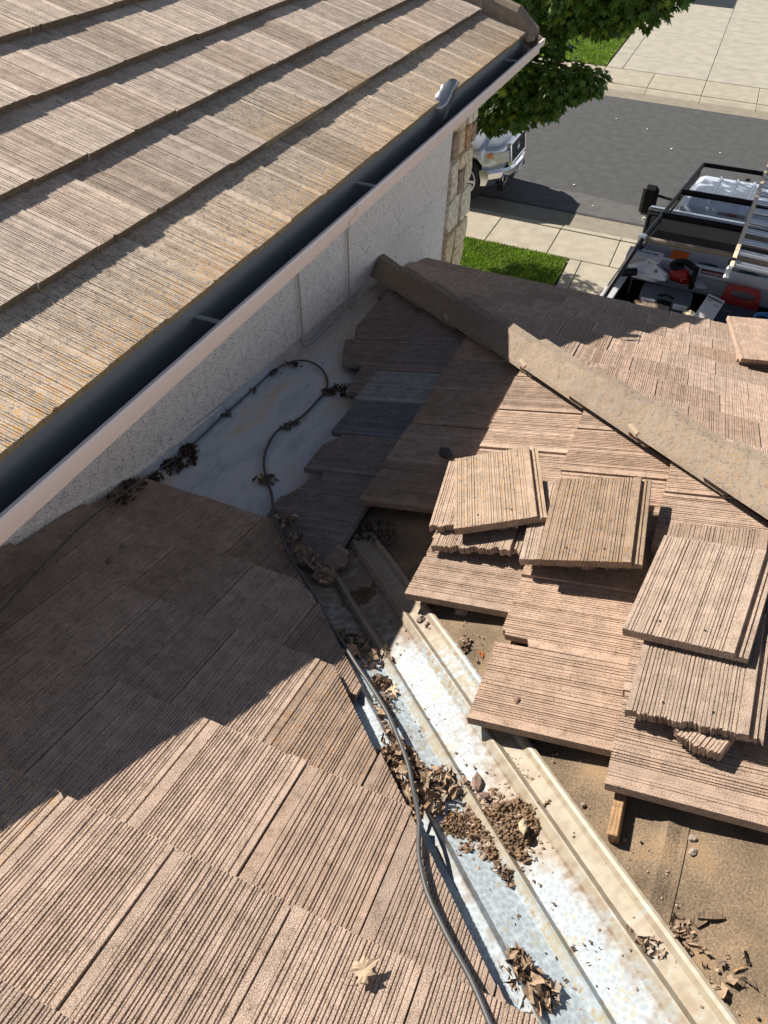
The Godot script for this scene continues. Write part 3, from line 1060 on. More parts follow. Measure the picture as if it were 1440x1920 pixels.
	for i in 15:
		var bz := -5.40 + i * 0.346
		var xo: float = -0.02 if row % 2 else 0.12
		for k in range(-9, 17):
			var xs := xo + k * TW
			if xs < -1.775 or xs > 3.9 or xs - bz - 0.4 < 2.7 - 0.38: continue
			if xs > 1.9 + 0.5 * (i % 2) : continue
			if xs - bz < 2.76: continue
			var lo := func(x: float) -> float: return TL - (xs - x - bz - 2.77) / c
			var x1 := TW
			if xs - TW < -1.775: x1 = xs + 1.775
			var mm: Mesh = tl[rng.randi_range(0, 5)]
			if lo.call(TW) > 0.0 or x1 < TW:
				if lo.call(0.0) > TL: continue
				mm = tile_mesh(4000 + i * 30 + k, lo, whole, 0.0, x1)
				if mm == null: continue
			put_tile(rd, mm, M["street_%d" % rng.randi_range(0, 4)], tile_xf(P(xs, yD(bz) + rng.randf_range(-0.003, 0.003), bz), Vector3(0, 0, -1), TT + rng.randf_range(-0.006, 0.006), rng.randf_range(-0.004, 0.004), 0.003, -0.006))
		row += 1
	# --- hip caps: folded tiles, each lapping the one below
	var dir := Vector3(1, T, 1).normalized()
	var side := Vector3(1, 0, -1).normalized()
	var upn := side.cross(dir).normalized()
	if upn.y < 0: upn = -upn
	for i in 13:
		# low end of the cap i, measured along plan x
		var x := -1.78 + i * 0.272
		var base := P(x, yC(x) + 0.02, x - 2.675)
		st = S()
		var rings := []
		for k in 3:
			var t := k / 2.0
			var o := base + dir * (t * 0.50) + upn * (0.084 - 0.034 * t)
			var w := 0.130 - 0.016 * t
			var ring := []
			for q in [Vector2(-1.0, -0.088), Vector2(-0.93, -0.074), Vector2(-0.22, 0.0), Vector2(0.22, 0.0), Vector2(0.93, -0.074), Vector2(1.0, -0.088), Vector2(0.86, -0.098), Vector2(0.12, -0.026), Vector2(-0.12, -0.026), Vector2(-0.86, -0.098)]:
				ring.append(o + side * (q.x * w) + upn * q.y)
			rings.append(ring)
		loft(st, rings)
		var hc := obj("hip_cap", st, M["cap_%d" % (i % 3)], rc)
		hc.rotation = Vector3.ZERO
		# mortar nub under the lower edge
		if i > 2 and i % 2 == 1:
			st = S()
			bbox(st, base + dir * 0.04 - side * 0.112 + upn * 0.0, Vector3(0.03, 0.03, 0.07), 0.008, Basis(Vector3.UP, 0.7))
			obj("mortar_dab", st, M.mortar, rc)
	# the pan: sheet metal gutter between the wall and the tiles
	st = S()
	grid(st, 45, 30, func(u, v):
		var z := lerpf(-1.62, -4.50, v)
		var x := lerpf(-1.788, -0.98, u)
		var y: float = yPan(x, z) + 0.004 * sin(u * 9.0 + v * 7.0) + 0.10 * pow(clampf((u - 0.80) / 0.20, 0, 1), 2.0) * (1.0 - v) + (0.05 * pow(1.0 - clampf(u / 0.018, 0, 1), 2.0))
		return P(x, y, z), true)
	obj("metal_pan", st, M.pan, hs)

# ------------------------------------------------------------------ valley flashing
func valley():
	var hs: Node3D = X.house
	# u across (positive to the tiles on the right), p along (x + z)
	var us := [-0.30, -0.275, -0.2749, -0.149, -0.131, -0.128, -0.109, -0.020, -0.0035, 0.0035, 0.020, 0.108, 0.126, 0.131, 0.149, 0.188, 0.196, 0.204, 0.212, 0.216]
	var hs_ := [0.012, 0.014, 0.004, 0.004, 0.024, 0.024, 0.004, 0.004, 0.028, 0.028, 0.004, 0.004, 0.024, 0.024, 0.004, 0.004, 0.015, 0.017, 0.014, 0.002]
	for part in 2:
		var p0: float = [-2.66, -1.98][part]
		var p1: float = [-1.94, 1.9][part]
		var st := S()
		var n := 12
		for k in n:
			for i in us.size() - 1:
				var v := []
				var uv := []
				for q in [[i, k], [i + 1, k], [i + 1, k + 1], [i, k + 1]]:
					var pp := lerpf(p0, p1, float(q[1]) / n)
					var u: float = us[q[0]]
					var w := 0.846 + u * 1.41421
					var x := (pp + w) / 2.0
					var z := (pp - w) / 2.0
					var lift := 0.004 * part
					v.append(P(x, yVal(x, z) + hs_[q[0]] + lift + 0.0015 * sin(pp * 9.0 + u * 20.0), z))
					uv.append(Vector2((u + 0.30) / 0.516, pp / 0.8))
				for e in [0, 1, 2, 0, 2, 3]:
					st.set_uv(uv[e])
					st.set_uv2(Vector2(uv[e].x, (uv[e].y * 0.8 + 2.7) / 4.6))
					st.add_vertex(v[e])
		obj("valley_flashing", st, M.zinc, hs)

# ------------------------------------------------------------------ loose tiles
func slope_xf(ctr: Vector3, yaw: float, tip := 0.0, roll := 0.0) -> Transform3D:
	# ctr = middle of the tile's top face; butt end towards +z, turned by yaw, on the slope C
	var n := Vector3(-T, 1, 0).normalized()
	var z := Vector3(sin(yaw), 0, cos(yaw))
	z = (z - n * z.dot(n)).normalized()
	var b := Basis(n.cross(z).normalized(), n, z) * Basis(Vector3.RIGHT, tip) * Basis(Vector3.FORWARD, roll)
	return Transform3D(b, ctr - b * Vector3(TW / 2, 0, TL / 2))

func loose(called: String, label: String, mesh: Mesh, m: Material, xf: Transform3D, group := "", holes := true) -> MeshInstance3D:
	var o := obj(called, mesh, m)
	o.transform = xf
	tag(o, label, "roof tile", group)
	if holes:
		for x in [0.085, 0.20]:
			var st := S()
			for k in 8:
				var a := TAU * k / 8
				var b := TAU * (k + 1) / 8
				tri(st, Vector3(x, 0.0006, TL - 0.055), Vector3(x + cos(a) * 0.0035, 0.0006, TL - 0.055 + sin(a) * 0.0035), Vector3(x + cos(b) * 0.0035, 0.0006, TL - 0.055 + sin(b) * 0.0035))
			obj("nail_hole", st, M.black_plastic, o, true)
	return o

func stacked_tiles():
	var hC := func(x: float, z: float, h: float) -> Vector3: return P(x, yC(x) + h, z)
	var grp := "loose roof tiles stacked beside the open valley"
	var lug := func(seed_: int, amt: float) -> ArrayMesh:
		var f := FastNoiseLite.new()
		f.seed = seed_
		f.frequency = 26.0
		var hi := func(x: float) -> float: return TL - amt * (0.5 + 0.5 * f.get_noise_1d(x)) - amt * 0.5 * (1.0 if sin(x * 90.0) > 0.3 else 0.0)
		return tile_mesh(seed_, zero, hi, 0.0, 1.0, 0.027, true, 0.004)
	# stack by the valley
	loose("roof_tile", "lowest tile of the stack nearest the open valley, mostly hidden and in shadow", lug.call(501, 0.02), M.loose_2, slope_xf(hC.call(-0.345, -1.925, 0.048), 0.05, 0.0), grp)
	loose("roof_tile", "middle tile of the stack nearest the open valley, its pale corner jutting out to the left", lug.call(502, 0.016), M.loose_4, slope_xf(hC.call(-0.398, -2.005, 0.082), 0.16, 0.0), grp)
	loose("roof_tile", "top tile of the stack nearest the open valley, turned clockwise with tan dusty face", tile_mesh(503, zero, whole, 0.0, 1.0, 0.03, true, 0.002), M.loose_lichen_1, slope_xf(hC.call(-0.340, -1.995, 0.120), 0.335, 0.03), grp)
	# middle stack
	loose("roof_tile", "lower tile of the middle stack, its left edge and dark butt showing", lug.call(504, 0.02), M.loose_0, slope_xf(hC.call(-0.012, -1.90, 0.045), 0.04, 0.0), grp)
	loose("roof_tile", "second tile of the middle stack, shifted a little to the left under the top one", tile_mesh(505, zero, whole, 0.0, 1.0, 0.026, true, 0.003), M.loose_3, slope_xf(hC.call(-0.045, -1.885, 0.078), 0.10, 0.0), grp)
	loose("roof_tile", "top tile of the middle stack, lying straight with its grooved side strip on the right", tile_mesh(506, zero, whole, 0.0, 1.0, 0.027, true, 0.002), M.loose_lichen_0, slope_xf(hC.call(0.012, -1.862, 0.110), 0.075, 0.02), grp)
	# right hand stack
	loose("roof_tile", "lower tile of the right hand stack, its front half showing under the large tile", lug.call(507, 0.010), M.loose_1, slope_xf(hC.call(0.372, -1.362, 0.062), -0.055, 0.0), grp)
	loose("roof_tile", "large top tile of the right hand stack, tipped up over the tile below it", tile_mesh(508, zero, whole, 0.0, 1.0, 0.028, true, 0.002), M.loose_3, slope_xf(hC.call(0.338, -1.590, 0.100), -0.15, -0.02), grp)
	loose("roof_tile", "flat tile beneath the upper end of the right hand stack, hardly visible", tile_mesh(509, zero, whole, 0.0, 1.0, 0.027, true, 0.002), M.loose_0, slope_xf(hC.call(0.375, -1.72, 0.045), -0.05, 0.0), grp)
	# broken bits
	var f := func(x: float) -> float: return 0.10 - 0.25 * absf(x - 0.06)
	loose("broken_tile", "small broken tile chip sticking out from under the right hand stack", tile_mesh(510, zero, f, 0.0, 0.12, 0.026, false, 0.006), M.loose_4, Transform3D(Basis(Vector3.UP, -0.4) * Basis(Vector3.FORWARD, -0.30), P(0.375, -1.632, -1.235)), "", false)
	f = func(x: float) -> float: return 0.07 + 0.012 * sin(x * 60.0)
	loose("broken_tile", "ribbed strip broken off a tile, lying at the head of the valley flashing in shade", tile_mesh(511, zero, f, 0.0, 0.19, 0.026, false, 0.004), M.loose_2, Transform3D(Basis(Vector3.UP, PI / 2 - 0.10) * Basis(Vector3.RIGHT, 0.18), P(-0.868, -2.085, -1.585)), "", false)
	# tile propped level on the slope to the street
	var z := Vector3(0.11, -0.034, 0.38).normalized()
	var x := Vector3.UP.cross(z).normalized()
	var b := Basis(x, z.cross(x), z)
	loose("roof_tile", "loose tile lying propped up near the eave above the truck bed, its edge casting a dark line", tile_mesh(512, zero, whole, 0.0, 1.0, 0.026, true, 0.003), M.street_4, Transform3D(b, P(0.53, -2.197, -4.05) - b.z * TL), "", false)
	loose("roof_tile", "second loose tile under the propped one near the eave", tile_mesh(513, zero, whole, 0.0, 1.0, 0.026, true, 0.003), M.street_2, Transform3D(b * Basis(Vector3.UP, -0.15), P(0.585, -2.255, -4.16) - b.z * TL), "", false)

# ------------------------------------------------------------------ trees
func maple_leaf(curl: float) -> ArrayMesh:
	# seven-lobed leaf, about one unit across, stalk at the origin
	var o := [Vector2(0.0, 0.0), Vector2(0.12, 0.02), Vector2(0.34, -0.10), Vector2(0.30, 0.10), Vector2(0.55, 0.22), Vector2(0.38, 0.34), Vector2(0.46, 0.62), Vector2(0.22, 0.54), Vector2(0.14, 0.72), Vector2(0.0, 1.0)]
	var pts := []
	for q in o: pts.append(q)
	for i in range(o.size() - 2, 0, -1): pts.append(Vector2(-o[i].x, o[i].y))
	var st := S()
	var f := func(q: Vector2) -> Vector3: return Vector3(q.x, -curl * (q.x * q.x * 1.4 + q.y * q.y * 0.5) , q.y)
	var c := Vector2(0, 0.34)
	for i in pts.size():
		tri(st, f.call(c), f.call(pts[i]), f.call(pts[(i + 1) % pts.size()]))
	st.generate_normals()
	return st.commit()

func limb(st: SurfaceTool, a: Vector3, b: Vector3, r0: float, r1: float):
	var pts := []
	var rad := []
	var side := (b - a).cross(Vector3.UP).normalized() * (b - a).length() * 0.06
	for i in 6:
		var t := i / 5.0
		pts.append(a.lerp(b, t) + side * sin(t * 5.0) + Vector3(0, (b - a).length() * 0.08 * sin(t * PI), 0))
		rad.append(lerpf(r0, r1, t))
	tube(st, pts, rad, 7)

func tree():
	var base := P(-3.35, -5.3, -9.7)
	var t := thing("maple_tree", "leafy green maple tree at the kerb, branches hanging behind the corner of the roof", "tree", base)
	var st := S(true)
	var fork := P(-3.25, -3.3, -9.6)
	limb(st, base, fork, 0.13, 0.10)
	limb(st, fork, P(-3.3, -0.6, -9.9), 0.09, 0.04)
	obj("trunk", st, M.bark, t)
	# clumps: centre, radius, number of leaves
	var cl := [
		[-0.72, -1.27, -8.9, 0.26, 220], [-0.98, -1.42, -9.0, 0.34, 380], [-1.30, -1.52, -9.1, 0.38, 480], [-1.62, -1.45, -9.0, 0.40, 480], [-1.98, -1.52, -9.1, 0.36, 420],
		[-1.15, -1.05, -9.2, 0.5, 560], [-1.75, -0.95, -9.2, 0.6, 700], [-2.35, -1.35, -9.3, 0.42, 420], [-2.6, -0.7, -9.4, 0.8, 900], [-0.55, -0.95, -9.0, 0.36, 300],
		[-1.32, -2.16, -9.0, 0.20, 150], [-1.60, -2.20, -9.0, 0.30, 330], [-1.90, -2.34, -9.1, 0.34, 430], [-2.20, -2.45, -9.1, 0.36, 460], [-2.50, -2.40, -9.2, 0.40, 460], [-1.85, -1.85, -9.2, 0.30, 200], [-2.3, -1.85, -9.2, 0.34, 330], [-2.05, -2.60, -9.0, 0.24, 230], [-2.35, -2.72, -9.1, 0.22, 200], [-1.72, -2.42, -8.95, 0.22, 190], [-2.12, -2.18, -9.0, 0.3, 300], [-1.5, -2.33, -9.0, 0.13, 60],
		[-3.1, -2.2, -9.6, 0.7, 700], [-3.9, -1.7, -9.9, 0.9, 800], [-3.4, -0.5, -9.8, 1.1, 1000], [-2.8, -1.5, -9.9, 0.7, 900], [-3.4, -1.0, -9.9, 0.8, 900], [-2.6, -1.0, -11.1, 0.8, 800], [-3.4, -0.5, -11.0, 1.0, 900], [-4.7, -2.7, -11.3, 0.7, 500], [-5.4, -2.0, -11.2, 0.9, 600], [-1.9, -1.2, -10.4, 0.5, 400], [-2.2, 0.0, -9.6, 0.9, 800], [-1.2, -0.3, -9.5, 0.7, 600], [-4.3, -0.4, -10.2, 1.0, 700], [-3.0, 0.6, -9.9, 0.9, 600]]
	var br := S(true)
	var xf := [[], []]
	var col := [[], []]
	var up := P(-3.28, -2.2, -9.7)
	for q in cl:
		var c := P(q[0], q[1], q[2])
		var h: Vector3 = fork.lerp(up, rng.randf())
		limb(br, h, c, 0.03 if q[3] < 0.5 else 0.045, 0.006)
		for i in int(q[4] * 1.35):
			var dv := Vector3(rng.randfn(), rng.randfn(), rng.randfn()).normalized()
			var rr: float = q[3] * pow(rng.randf(), 0.40)
			dv.y *= 0.72
			var p := c + dv * rr
			if i % 14 == 0 and q[3] < 0.6:
				tube(br, [c + dv * rr * 0.2, c + dv * rr * 0.6 + Vector3(0, -0.01, 0), p], [0.006, 0.004, 0.002], 4, false)
			var out := Vector3(dv.x, 0.12 * rng.randfn() - 0.55, dv.z).normalized()
			var nrm := (Vector3.UP * 1.0 + dv * 0.5 + Vector3(rng.randfn(), rng.randfn(), rng.randfn()) * 0.38).normalized()
			var x := nrm.cross(out).normalized()
			var z := x.cross(nrm).normalized()
			var s := rng.randf_range(0.055, 0.110)
			var w: int = i % 2
			xf[w].append(Transform3D(Basis(x * s, nrm * s, z * s), p))
			var k := rng.randf_range(0.65, 1.35)
			var lt := 1.5 if rng.randf() < 0.2 else 1.0
			col[w].append(Color(0.072 * k * lt * lt, 0.145 * k * lt, 0.016 * k))
	obj("branches", br, M.bark, t)
	for w in 2: multi("foliage", maple_leaf(0.25 + 0.35 * w), M.leaf, xf[w], t, col[w])

# ------------------------------------------------------------------ silver pickup at the kerb (front end in view)
func wheel(parent: Node, c: Vector3, r: float, w: float, ax: Vector3):
	# tyre with a rim and spokes as sub-parts
	var st := S()
	var up := Vector3.UP
	var f := ax.cross(up).normalized()
	var rings := []
	for q in [[-0.5, 0.66], [-0.5, 0.90], [-0.40, 0.98], [-0.2, 1.0], [0.2, 1.0], [0.40, 0.98], [0.5, 0.90], [0.5, 0.66], [0.3, 0.62], [-0.3, 0.62]]:
		var ring := []
		for k in 28:
			var a := TAU * k / 28
			ring.append(c + ax * (q[0] * w) + (f * cos(a) + up * sin(a)) * r * q[1])
		rings.append(ring)
	rings.append(rings[0])
	loft(st, rings, false)
	var ty := obj("wheel", st, M.rubber, parent)
	st = S()
	for s in 6:
		var a := TAU * s / 6
		var dr := f * cos(a) + up * sin(a)
		bbox(st, c + ax * w * 0.36 + dr * r * 0.34, Vector3(r * 0.13, r * 0.60, 0.03), 0.006, Basis(dr.cross(ax), dr, ax))
	tube(st, [c + ax * w * 0.28, c + ax * w * 0.42], r * 0.16, 14)
	var ring2 := []
	for k in 25:
		var a := TAU * k / 24
		ring2.append(c + ax * w * 0.42 + (f * cos(a) + up * sin(a)) * r * 0.62)
	tube(st, ring2, 0.018, 6, false)
	obj("rim", st, M.aluminium, ty)

func silver_pickup():
	var x0 := -2.97   # nose
	var zn := -12.98  # near flank
	var zc := -13.85  # middle
	var hw := 0.86
	var t := thing("pickup_truck", "silver pickup truck parked at the kerb behind the stone corner, front end showing", "pickup truck", P(-5.2, -5.3, zc))
	var g := -5.3
	# fender and cab side loft along x: outline in (z offset, y)
	var ring := func(x: float, w: float, bot: float, belt: float, top: float, tw: float) -> Array:
		var o := []
		for q in [[w, bot], [w * 1.01, lerpf(bot, belt, 0.55)], [w, belt - 0.06], [w * 0.985, belt], [tw * 1.02, top - 0.03], [tw * 0.94, top], [-tw * 0.94, top], [-tw * 1.02, top - 0.03], [-w * 0.985, belt], [-w, belt - 0.06], [-w * 1.01, lerpf(bot, belt, 0.55)], [-w, bot]]:
			o.append(P(x, g + q[1], zc + q[0]))
		return o
	var st := S(true)
	loft(st, [ring.call(-3.08, 0.56, 0.60, 0.90, 0.955, 0.50), ring.call(-3.12, 0.66, 0.55, 0.915, 0.985, 0.58), ring.call(-3.22, 0.77, 0.50, 0.92, 1.00, 0.64), ring.call(-3.36, 0.845, 0.46, 0.93, 1.03, 0.66), ring.call(-3.40, 0.855, 0.46, 0.93, 1.035, 0.67)])
	loft(st, [ring.call(-3.40, 0.855, 0.66, 0.93, 1.035, 0.67), ring.call(-3.50, 0.875, 0.76, 0.93, 1.04, 0.68), ring.call(-3.75, 0.885, 0.80, 0.94, 1.06, 0.69), ring.call(-4.0, 0.875, 0.76, 0.94, 1.07, 0.70), ring.call(-4.15, 0.87, 0.80, 0.94, 1.08, 0.70)])
	loft(st, [ring.call(-4.15, 0.87, 0.40, 0.94, 1.08, 0.70), ring.call(-4.45, 0.87, 0.34, 0.96, 1.12, 0.78), ring.call(-4.5, 0.87, 0.34, 0.97, 1.16, 0.78)])
	loft(st, [ring.call(-4.5, 0.87, 0.34, 0.97, 1.14, 0.78), ring.call(-5.05, 0.87, 0.34, 0.98, 1.60, 0.66), ring.call(-6.0, 0.87, 0.34, 0.98, 1.66, 0.68), ring.call(-6.7, 0.87, 0.34, 0.98, 1.55, 0.68), ring.call(-6.85, 0.87, 0.34, 0.98, 1.0, 0.8)])
	loft(st, [ring.call(-6.85, 0.87, 0.40, 0.95, 1.0, 0.84), ring.call(-8.3, 0.86, 0.44, 0.95, 1.0, 0.84)])
	obj("body", st, M.silver_paint, t)
	# bonnet with a raised middle
	st = S()
	grid(st, 8, 12, func(u, v):
		var x := lerpf(-3.09, -4.40, u)
		var w := lerpf(0.60, 0.76, u)
		var s: float = v * 2.0 - 1.0
		var y: float = 0.965 + 0.135 * u - 0.045 * pow(absf(s), 3.0) + 0.018 * smoothstep(0.62, 0.5, absf(s)) - 0.05 * pow(1.0 - u, 6.0)
		return P(x - 0.06 * s * s * (1.0 - u), g + y + 0.012, zc + s * w))
	obj("bonnet", st, M.silver_paint, t)
	# grille leaning back, chrome surround, emblem
	st = S()
	for s in [-1, 1]:
		bbox(st, P(-3.035, g + 0.79, zc + s * 0.475), Vector3(0.075, 0.33, 0.055), 0.012, Basis(Vector3.FORWARD, -0.16))
	bbox(st, P(-3.062, g + 0.952, zc), Vector3(0.075, 0.05, 1.0), 0.014)
	bbox(st, P(-3.005, g + 0.635, zc), Vector3(0.06, 0.045, 0.98), 0.012)
	obj("grille_surround", st, M.chrome, t)
	st = S()
	bbox(st, P(-3.05, g + 0.79, zc), Vector3(0.04, 0.31, 0.90), 0.004, Basis(Vector3.FORWARD, -0.16))
	for k in 6:
		bbox(st, P(-3.022 - 0.008 * k + 0.02, g + 0.67 + 0.047 * k, zc), Vector3(0.02, 0.012, 0.90), 0.002)
	var gr := obj("grille", st, M.grille, t)
	st = S()
	var e := []
	for k in 21:
		var a := TAU * k / 20
		e.append(P(-3.012 - 0.16 * sin(a) * 0.055, g + 0.80 + sin(a) * 0.055, zc + cos(a) * 0.075))
	tube(st, e, 0.007, 6, false)
	e = []
	for k in 21:
		var a := TAU * k / 20
		e.append(P(-3.008 - 0.16 * sin(a) * 0.055, g + 0.80 + sin(a) * 0.05, zc + cos(a) * 0.026))
	tube(st, e, 0.006, 6, false)
	obj("emblem", st, M.chrome, gr)
	# headlights wrap the corner, amber at the outer end
	for s in [1, -1]:
		st = S()
		var a := []
		var b := []
		for q in [[0.0, 0.0], [0.55, 0.02], [1.0, 0.12]]:
			var zz: float = zc + s * lerpf(0.53, 0.872, q[0])
			var xx: float = lerpf(-3.035, -3.335, pow(q[0], 1.9))
			a.append(P(xx, g + 0.885 - q[1] * 0.1, zz + s * 0.008))
			b.append(P(xx + 0.02, g + 0.70 + q[1] * 0.9, zz + s * 0.012))
		for i in 2: quad(st, a[i], a[i + 1], b[i + 1], b[i])
		var mid: Vector3 = P(-3.2, g + 0.8, zc + s * 0.6)
		for i in 2:
			tri(st, a[i], a[i + 1], mid)
			tri(st, b[i], b[i + 1], mid)
		var hl := obj("headlight", st, M.lamp_glass, t)
		st = S()
		quad(st, a[2].lerp(a[1], 0.42) + Vector3(0.006, 0, s * 0.006), a[2] + Vector3(0.004, 0, s * 0.008), b[2] + Vector3(0.004, 0, s * 0.008), b[2].lerp(b[1], 0.42) + Vector3(0.006, 0.02, s * 0.006))
		obj("indicator", st, M.amber, hl)
	# chrome bumper with fog lamps and tow opening
	st = S()
	var rb := []
	for k in 9:
		var s := -1.0 + k / 4.0
		var zz := zc + s * 0.90
		var xx := x0 - 0.32 * pow(absf(s), 3.2)
		var r := []
		for q in [[0.0, 0.60], [0.03, 0.56], [0.035, 0.47], [0.0, 0.36], [-0.12, 0.34], [-0.14, 0.60]]:
			r.append(P(xx + q[0], g + q[1], zz))
		rb.append(r)
	loft(st, rb)
	var bp := obj("bumper", st, M.chrome, t)
	st = S()
	bbox(st, P(x0 - 0.10, g + 0.31, zc), Vector3(0.12, 0.10, 1.5), 0.02)
	obj("valance", st, M.black_plastic, bp)
	for s in [1, -1]:
		st = S()
		tube(st, [P(x0 - 0.20, g + 0.45, zc + s * 0.60), P(x0 - 0.058, g + 0.45, zc + s * 0.63)], 0.062, 16)
		obj("fog_lamp", st, M.black_plastic, bp)
		st = S()
		e = []
		for k in 21:
			var a := TAU * k / 20
			e.append(P(x0 - 0.060 - cos(a) * 0.02, g + 0.45 + sin(a) * 0.064, zc + s * (0.63 + cos(a) * 0.064)))
		tube(st, e, 0.012, 6, false)
		obj("fog_lamp_ring", st, M.chrome, bp)
	# number plate blank of figures at this distance
	st = S()
	bbox(st, P(x0 + 0.045, g + 0.47, zc), Vector3(0.012, 0.13, 0.28), 0.003)
	obj("number_plate", st, M.card_white, bp)
	# side windows and windscreen
	st = S()
	quad(st, P(-4.52, g + 1.15, zc + 0.74), P(-5.02, g + 1.565, zc + 0.62), P(-5.02, g + 1.565, zc - 0.62), P(-4.52, g + 1.15, zc - 0.74))
	obj("windscreen", st, M.glass_dark, t)
	for s in [1, -1]:
		st = S()
		quad(st, P(-4.72, g + 1.05, zc + s * 0.868), P(-6.6, g + 1.05, zc + s * 0.868), P(-6.5, g + 1.5, zc + s * 0.72), P(-5.15, g + 1.52, zc + s * 0.715))
		obj("side_window", st, M.glass_dark, t)
	for x in [-3.72, -7.3]:
		for s in [1, -1]:
			wheel(t, P(x, g + 0.375, zc + s * 0.78), 0.375, 0.24, Vector3(0, 0, s))
	st = S()
	bbox(st, P(-5.6, g + 0.55, zc), Vector3(4.9, 0.3, 1.3))
	obj("chassis", st, M.black_plastic, t)

# ------------------------------------------------------------------ service truck in the driveway
func service_truck():
	# local frame: x to the right, y up from the ground, z back towards the garage; origin under the rack's rear corner
	var o := P(-0.225, -5.3, -8.06)
	var t := thing("service_truck", "white work truck with black ladder rack and open toolbox, parked in the driveway", "pickup truck", o)
	t.rotation = Vector3(0, -0.105, 0)
	t.basis = t.basis * Basis(Vector3.BACK, 0.04)
	X.truck = t
	var L := func(called: String, st, m: Material, p: Node = null) -> MeshInstance3D: return obj(called, st, m, p if p else t, true)
	var V := func(x: float, y: float, z: float) -> Vector3: return Vector3(x, y, z)
	# cab
	var W := func(x: float, y: float, z: float) -> Vector3: return Vector3(x, y - 0.04, z - 0.25)
	var ring := func(z: float, w: float, belt: float, top: float, tw: float) -> Array:
		var r := []
		for q in [[w, 0.42], [w * 1.01, 0.8], [w, belt - 0.05], [w * 0.985, belt], [tw, top - 0.09], [tw * 0.95, top - 0.03], [tw * 0.85, top], [-tw * 0.85, top], [-tw * 0.95, top - 0.03], [-tw, top - 0.09], [-w * 0.985, belt], [-w, belt - 0.05], [-w * 1.01, 0.8], [-w, 0.42]]:
			r.append(Vector3(0.72 + q[0], q[1] - 0.04, z - 0.25))
		return r
	var st := S()
	loft(st, [ring.call(-1.62, 0.86, 1.12, 1.16, 0.80), ring.call(-1.72, 0.87, 1.12, 1.55, 0.76), ring.call(-1.86, 0.87, 1.12, 1.69, 0.74), ring.call(-2.2, 0.87, 1.12, 1.74, 0.74), ring.call(-2.95, 0.87, 1.12, 1.72, 0.72), ring.call(-3.12, 0.87, 1.12, 1.64, 0.71), ring.call(-3.65, 0.87, 1.10, 1.20, 0.80)])
	loft(st, [ring.call(-3.65, 0.87, 1.06, 1.16, 0.78), ring.call(-4.5, 0.86, 1.0, 1.10, 0.70), ring.call(-4.85, 0.84, 0.95, 1.0, 0.66)])
	var cab: MeshInstance3D = L.call("cab", st, M.white_paint)
	# pressed ribs on the roof
	for k in 5:
		st = S()
		bbox(st, W.call(0.30 + k * 0.21, 1.742, -2.53), Vector3(0.024, 0.014, 0.80), 0.006)
		L.call("roof_rib", st, M.white_paint, cab)
	for k in 4:
		st = S()
		bbox(st, W.call(0.36 + k * 0.26, 1.75, -2.08), Vector3(0.07, 0.012, 0.05), 0.005)
		L.call("roof_clip", st, M.pale_plastic, cab)
	st = S()
	bbox(st, W.call(0.62, 1.735, -3.0), Vector3(0.07, 0.03, 0.05), 0.012)
	L.call("aerial_base", st, M.black_plastic, cab)
	st = S()
	quad(st, W.call(0.06, 1.20, -1.642), W.call(0.12, 1.50, -1.702), W.call(1.32, 1.50, -1.702), W.call(1.38, 1.20, -1.642))
	L.call("rear_window", st, M.glass_dark, cab)
	st = S()
	bbox(st, W.call(0.63, 1.668, -1.845), Vector3(0.34, 0.055, 0.03), 0.014, Basis(Vector3.RIGHT, -0.72))
	var bl: MeshInstance3D = L.call("brake_light", st, M.smoke_lens, cab)
	st = S()
	bbox(st, W.call(0.64, 1.676, -1.835), Vector3(0.13, 0.04, 0.03), 0.008, Basis(Vector3.RIGHT, -0.72))
	L.call("red_lens", st, M.red_lens, bl)
	st = S()
	quad(st, W.call(0.08, 1.20, -3.62), W.call(0.14, 1.60, -3.13), W.call(1.30, 1.60, -3.13), W.call(1.36, 1.20, -3.62))
	L.call("windscreen", st, M.glass_dark, cab)
	for s in [0, 1]:
		st = S()
		var xs: float = -0.152 if s == 0 else 1.592
		var xt: float = -0.025 if s == 0 else 1.465
		quad(st, W.call(xs, 1.14, -1.9), W.call(xs, 1.14, -3.3), W.call(xt, 1.60, -3.05), W.call(xt, 1.62, -1.95))
		L.call("side_window", st, M.glass_dark, cab)
	# door mirror on two arms
	st = S()
	bbox(st, V.call(-0.50, 1.36, -2.86), Vector3(0.21, 0.40, 0.12), 0.045)
	var mi: MeshInstance3D = L.call("mirror", st, M.black_plastic, null)
	st = S()
	tube(st, [V.call(-0.42, 1.44, -2.86), V.call(-0.15, 1.42, -2.84)], 0.018, 8)
	tube(st, [V.call(-0.42, 1.24, -2.86), V.call(-0.15, 1.24, -2.84)], 0.018, 8)
	L.call("mirror_arm", st, M.black_plastic, mi)
	st = S()
	bbox(st, V.call(-0.47, 1.13, -2.80), Vector3(0.10, 0.06, 0.05), 0.012)
	L.call("marker_lamp", st, M.lamp_glass, mi)
	# bed: floor, sides, tailgate, front
	st = S()
	bbox(st, V.call(0.70, 0.72, 0.15), Vector3(1.80, 0.06, 3.3))
	L.call("bed_floor", st, M.black_plastic)  # black also stands for the shade down in the bed
	st = S()
	bbox(st, V.call(-0.19, 0.98, 0.3), Vector3(0.02, 0.56, 2.8), 0.004)
	bbox(st, V.call(0.7, 0.98, -0.905), Vector3(1.7, 0.3, 0.01))
	L.call("bed_liner_shade", st, M.black_plastic)  # black liner, with the shade inside the bed painted in
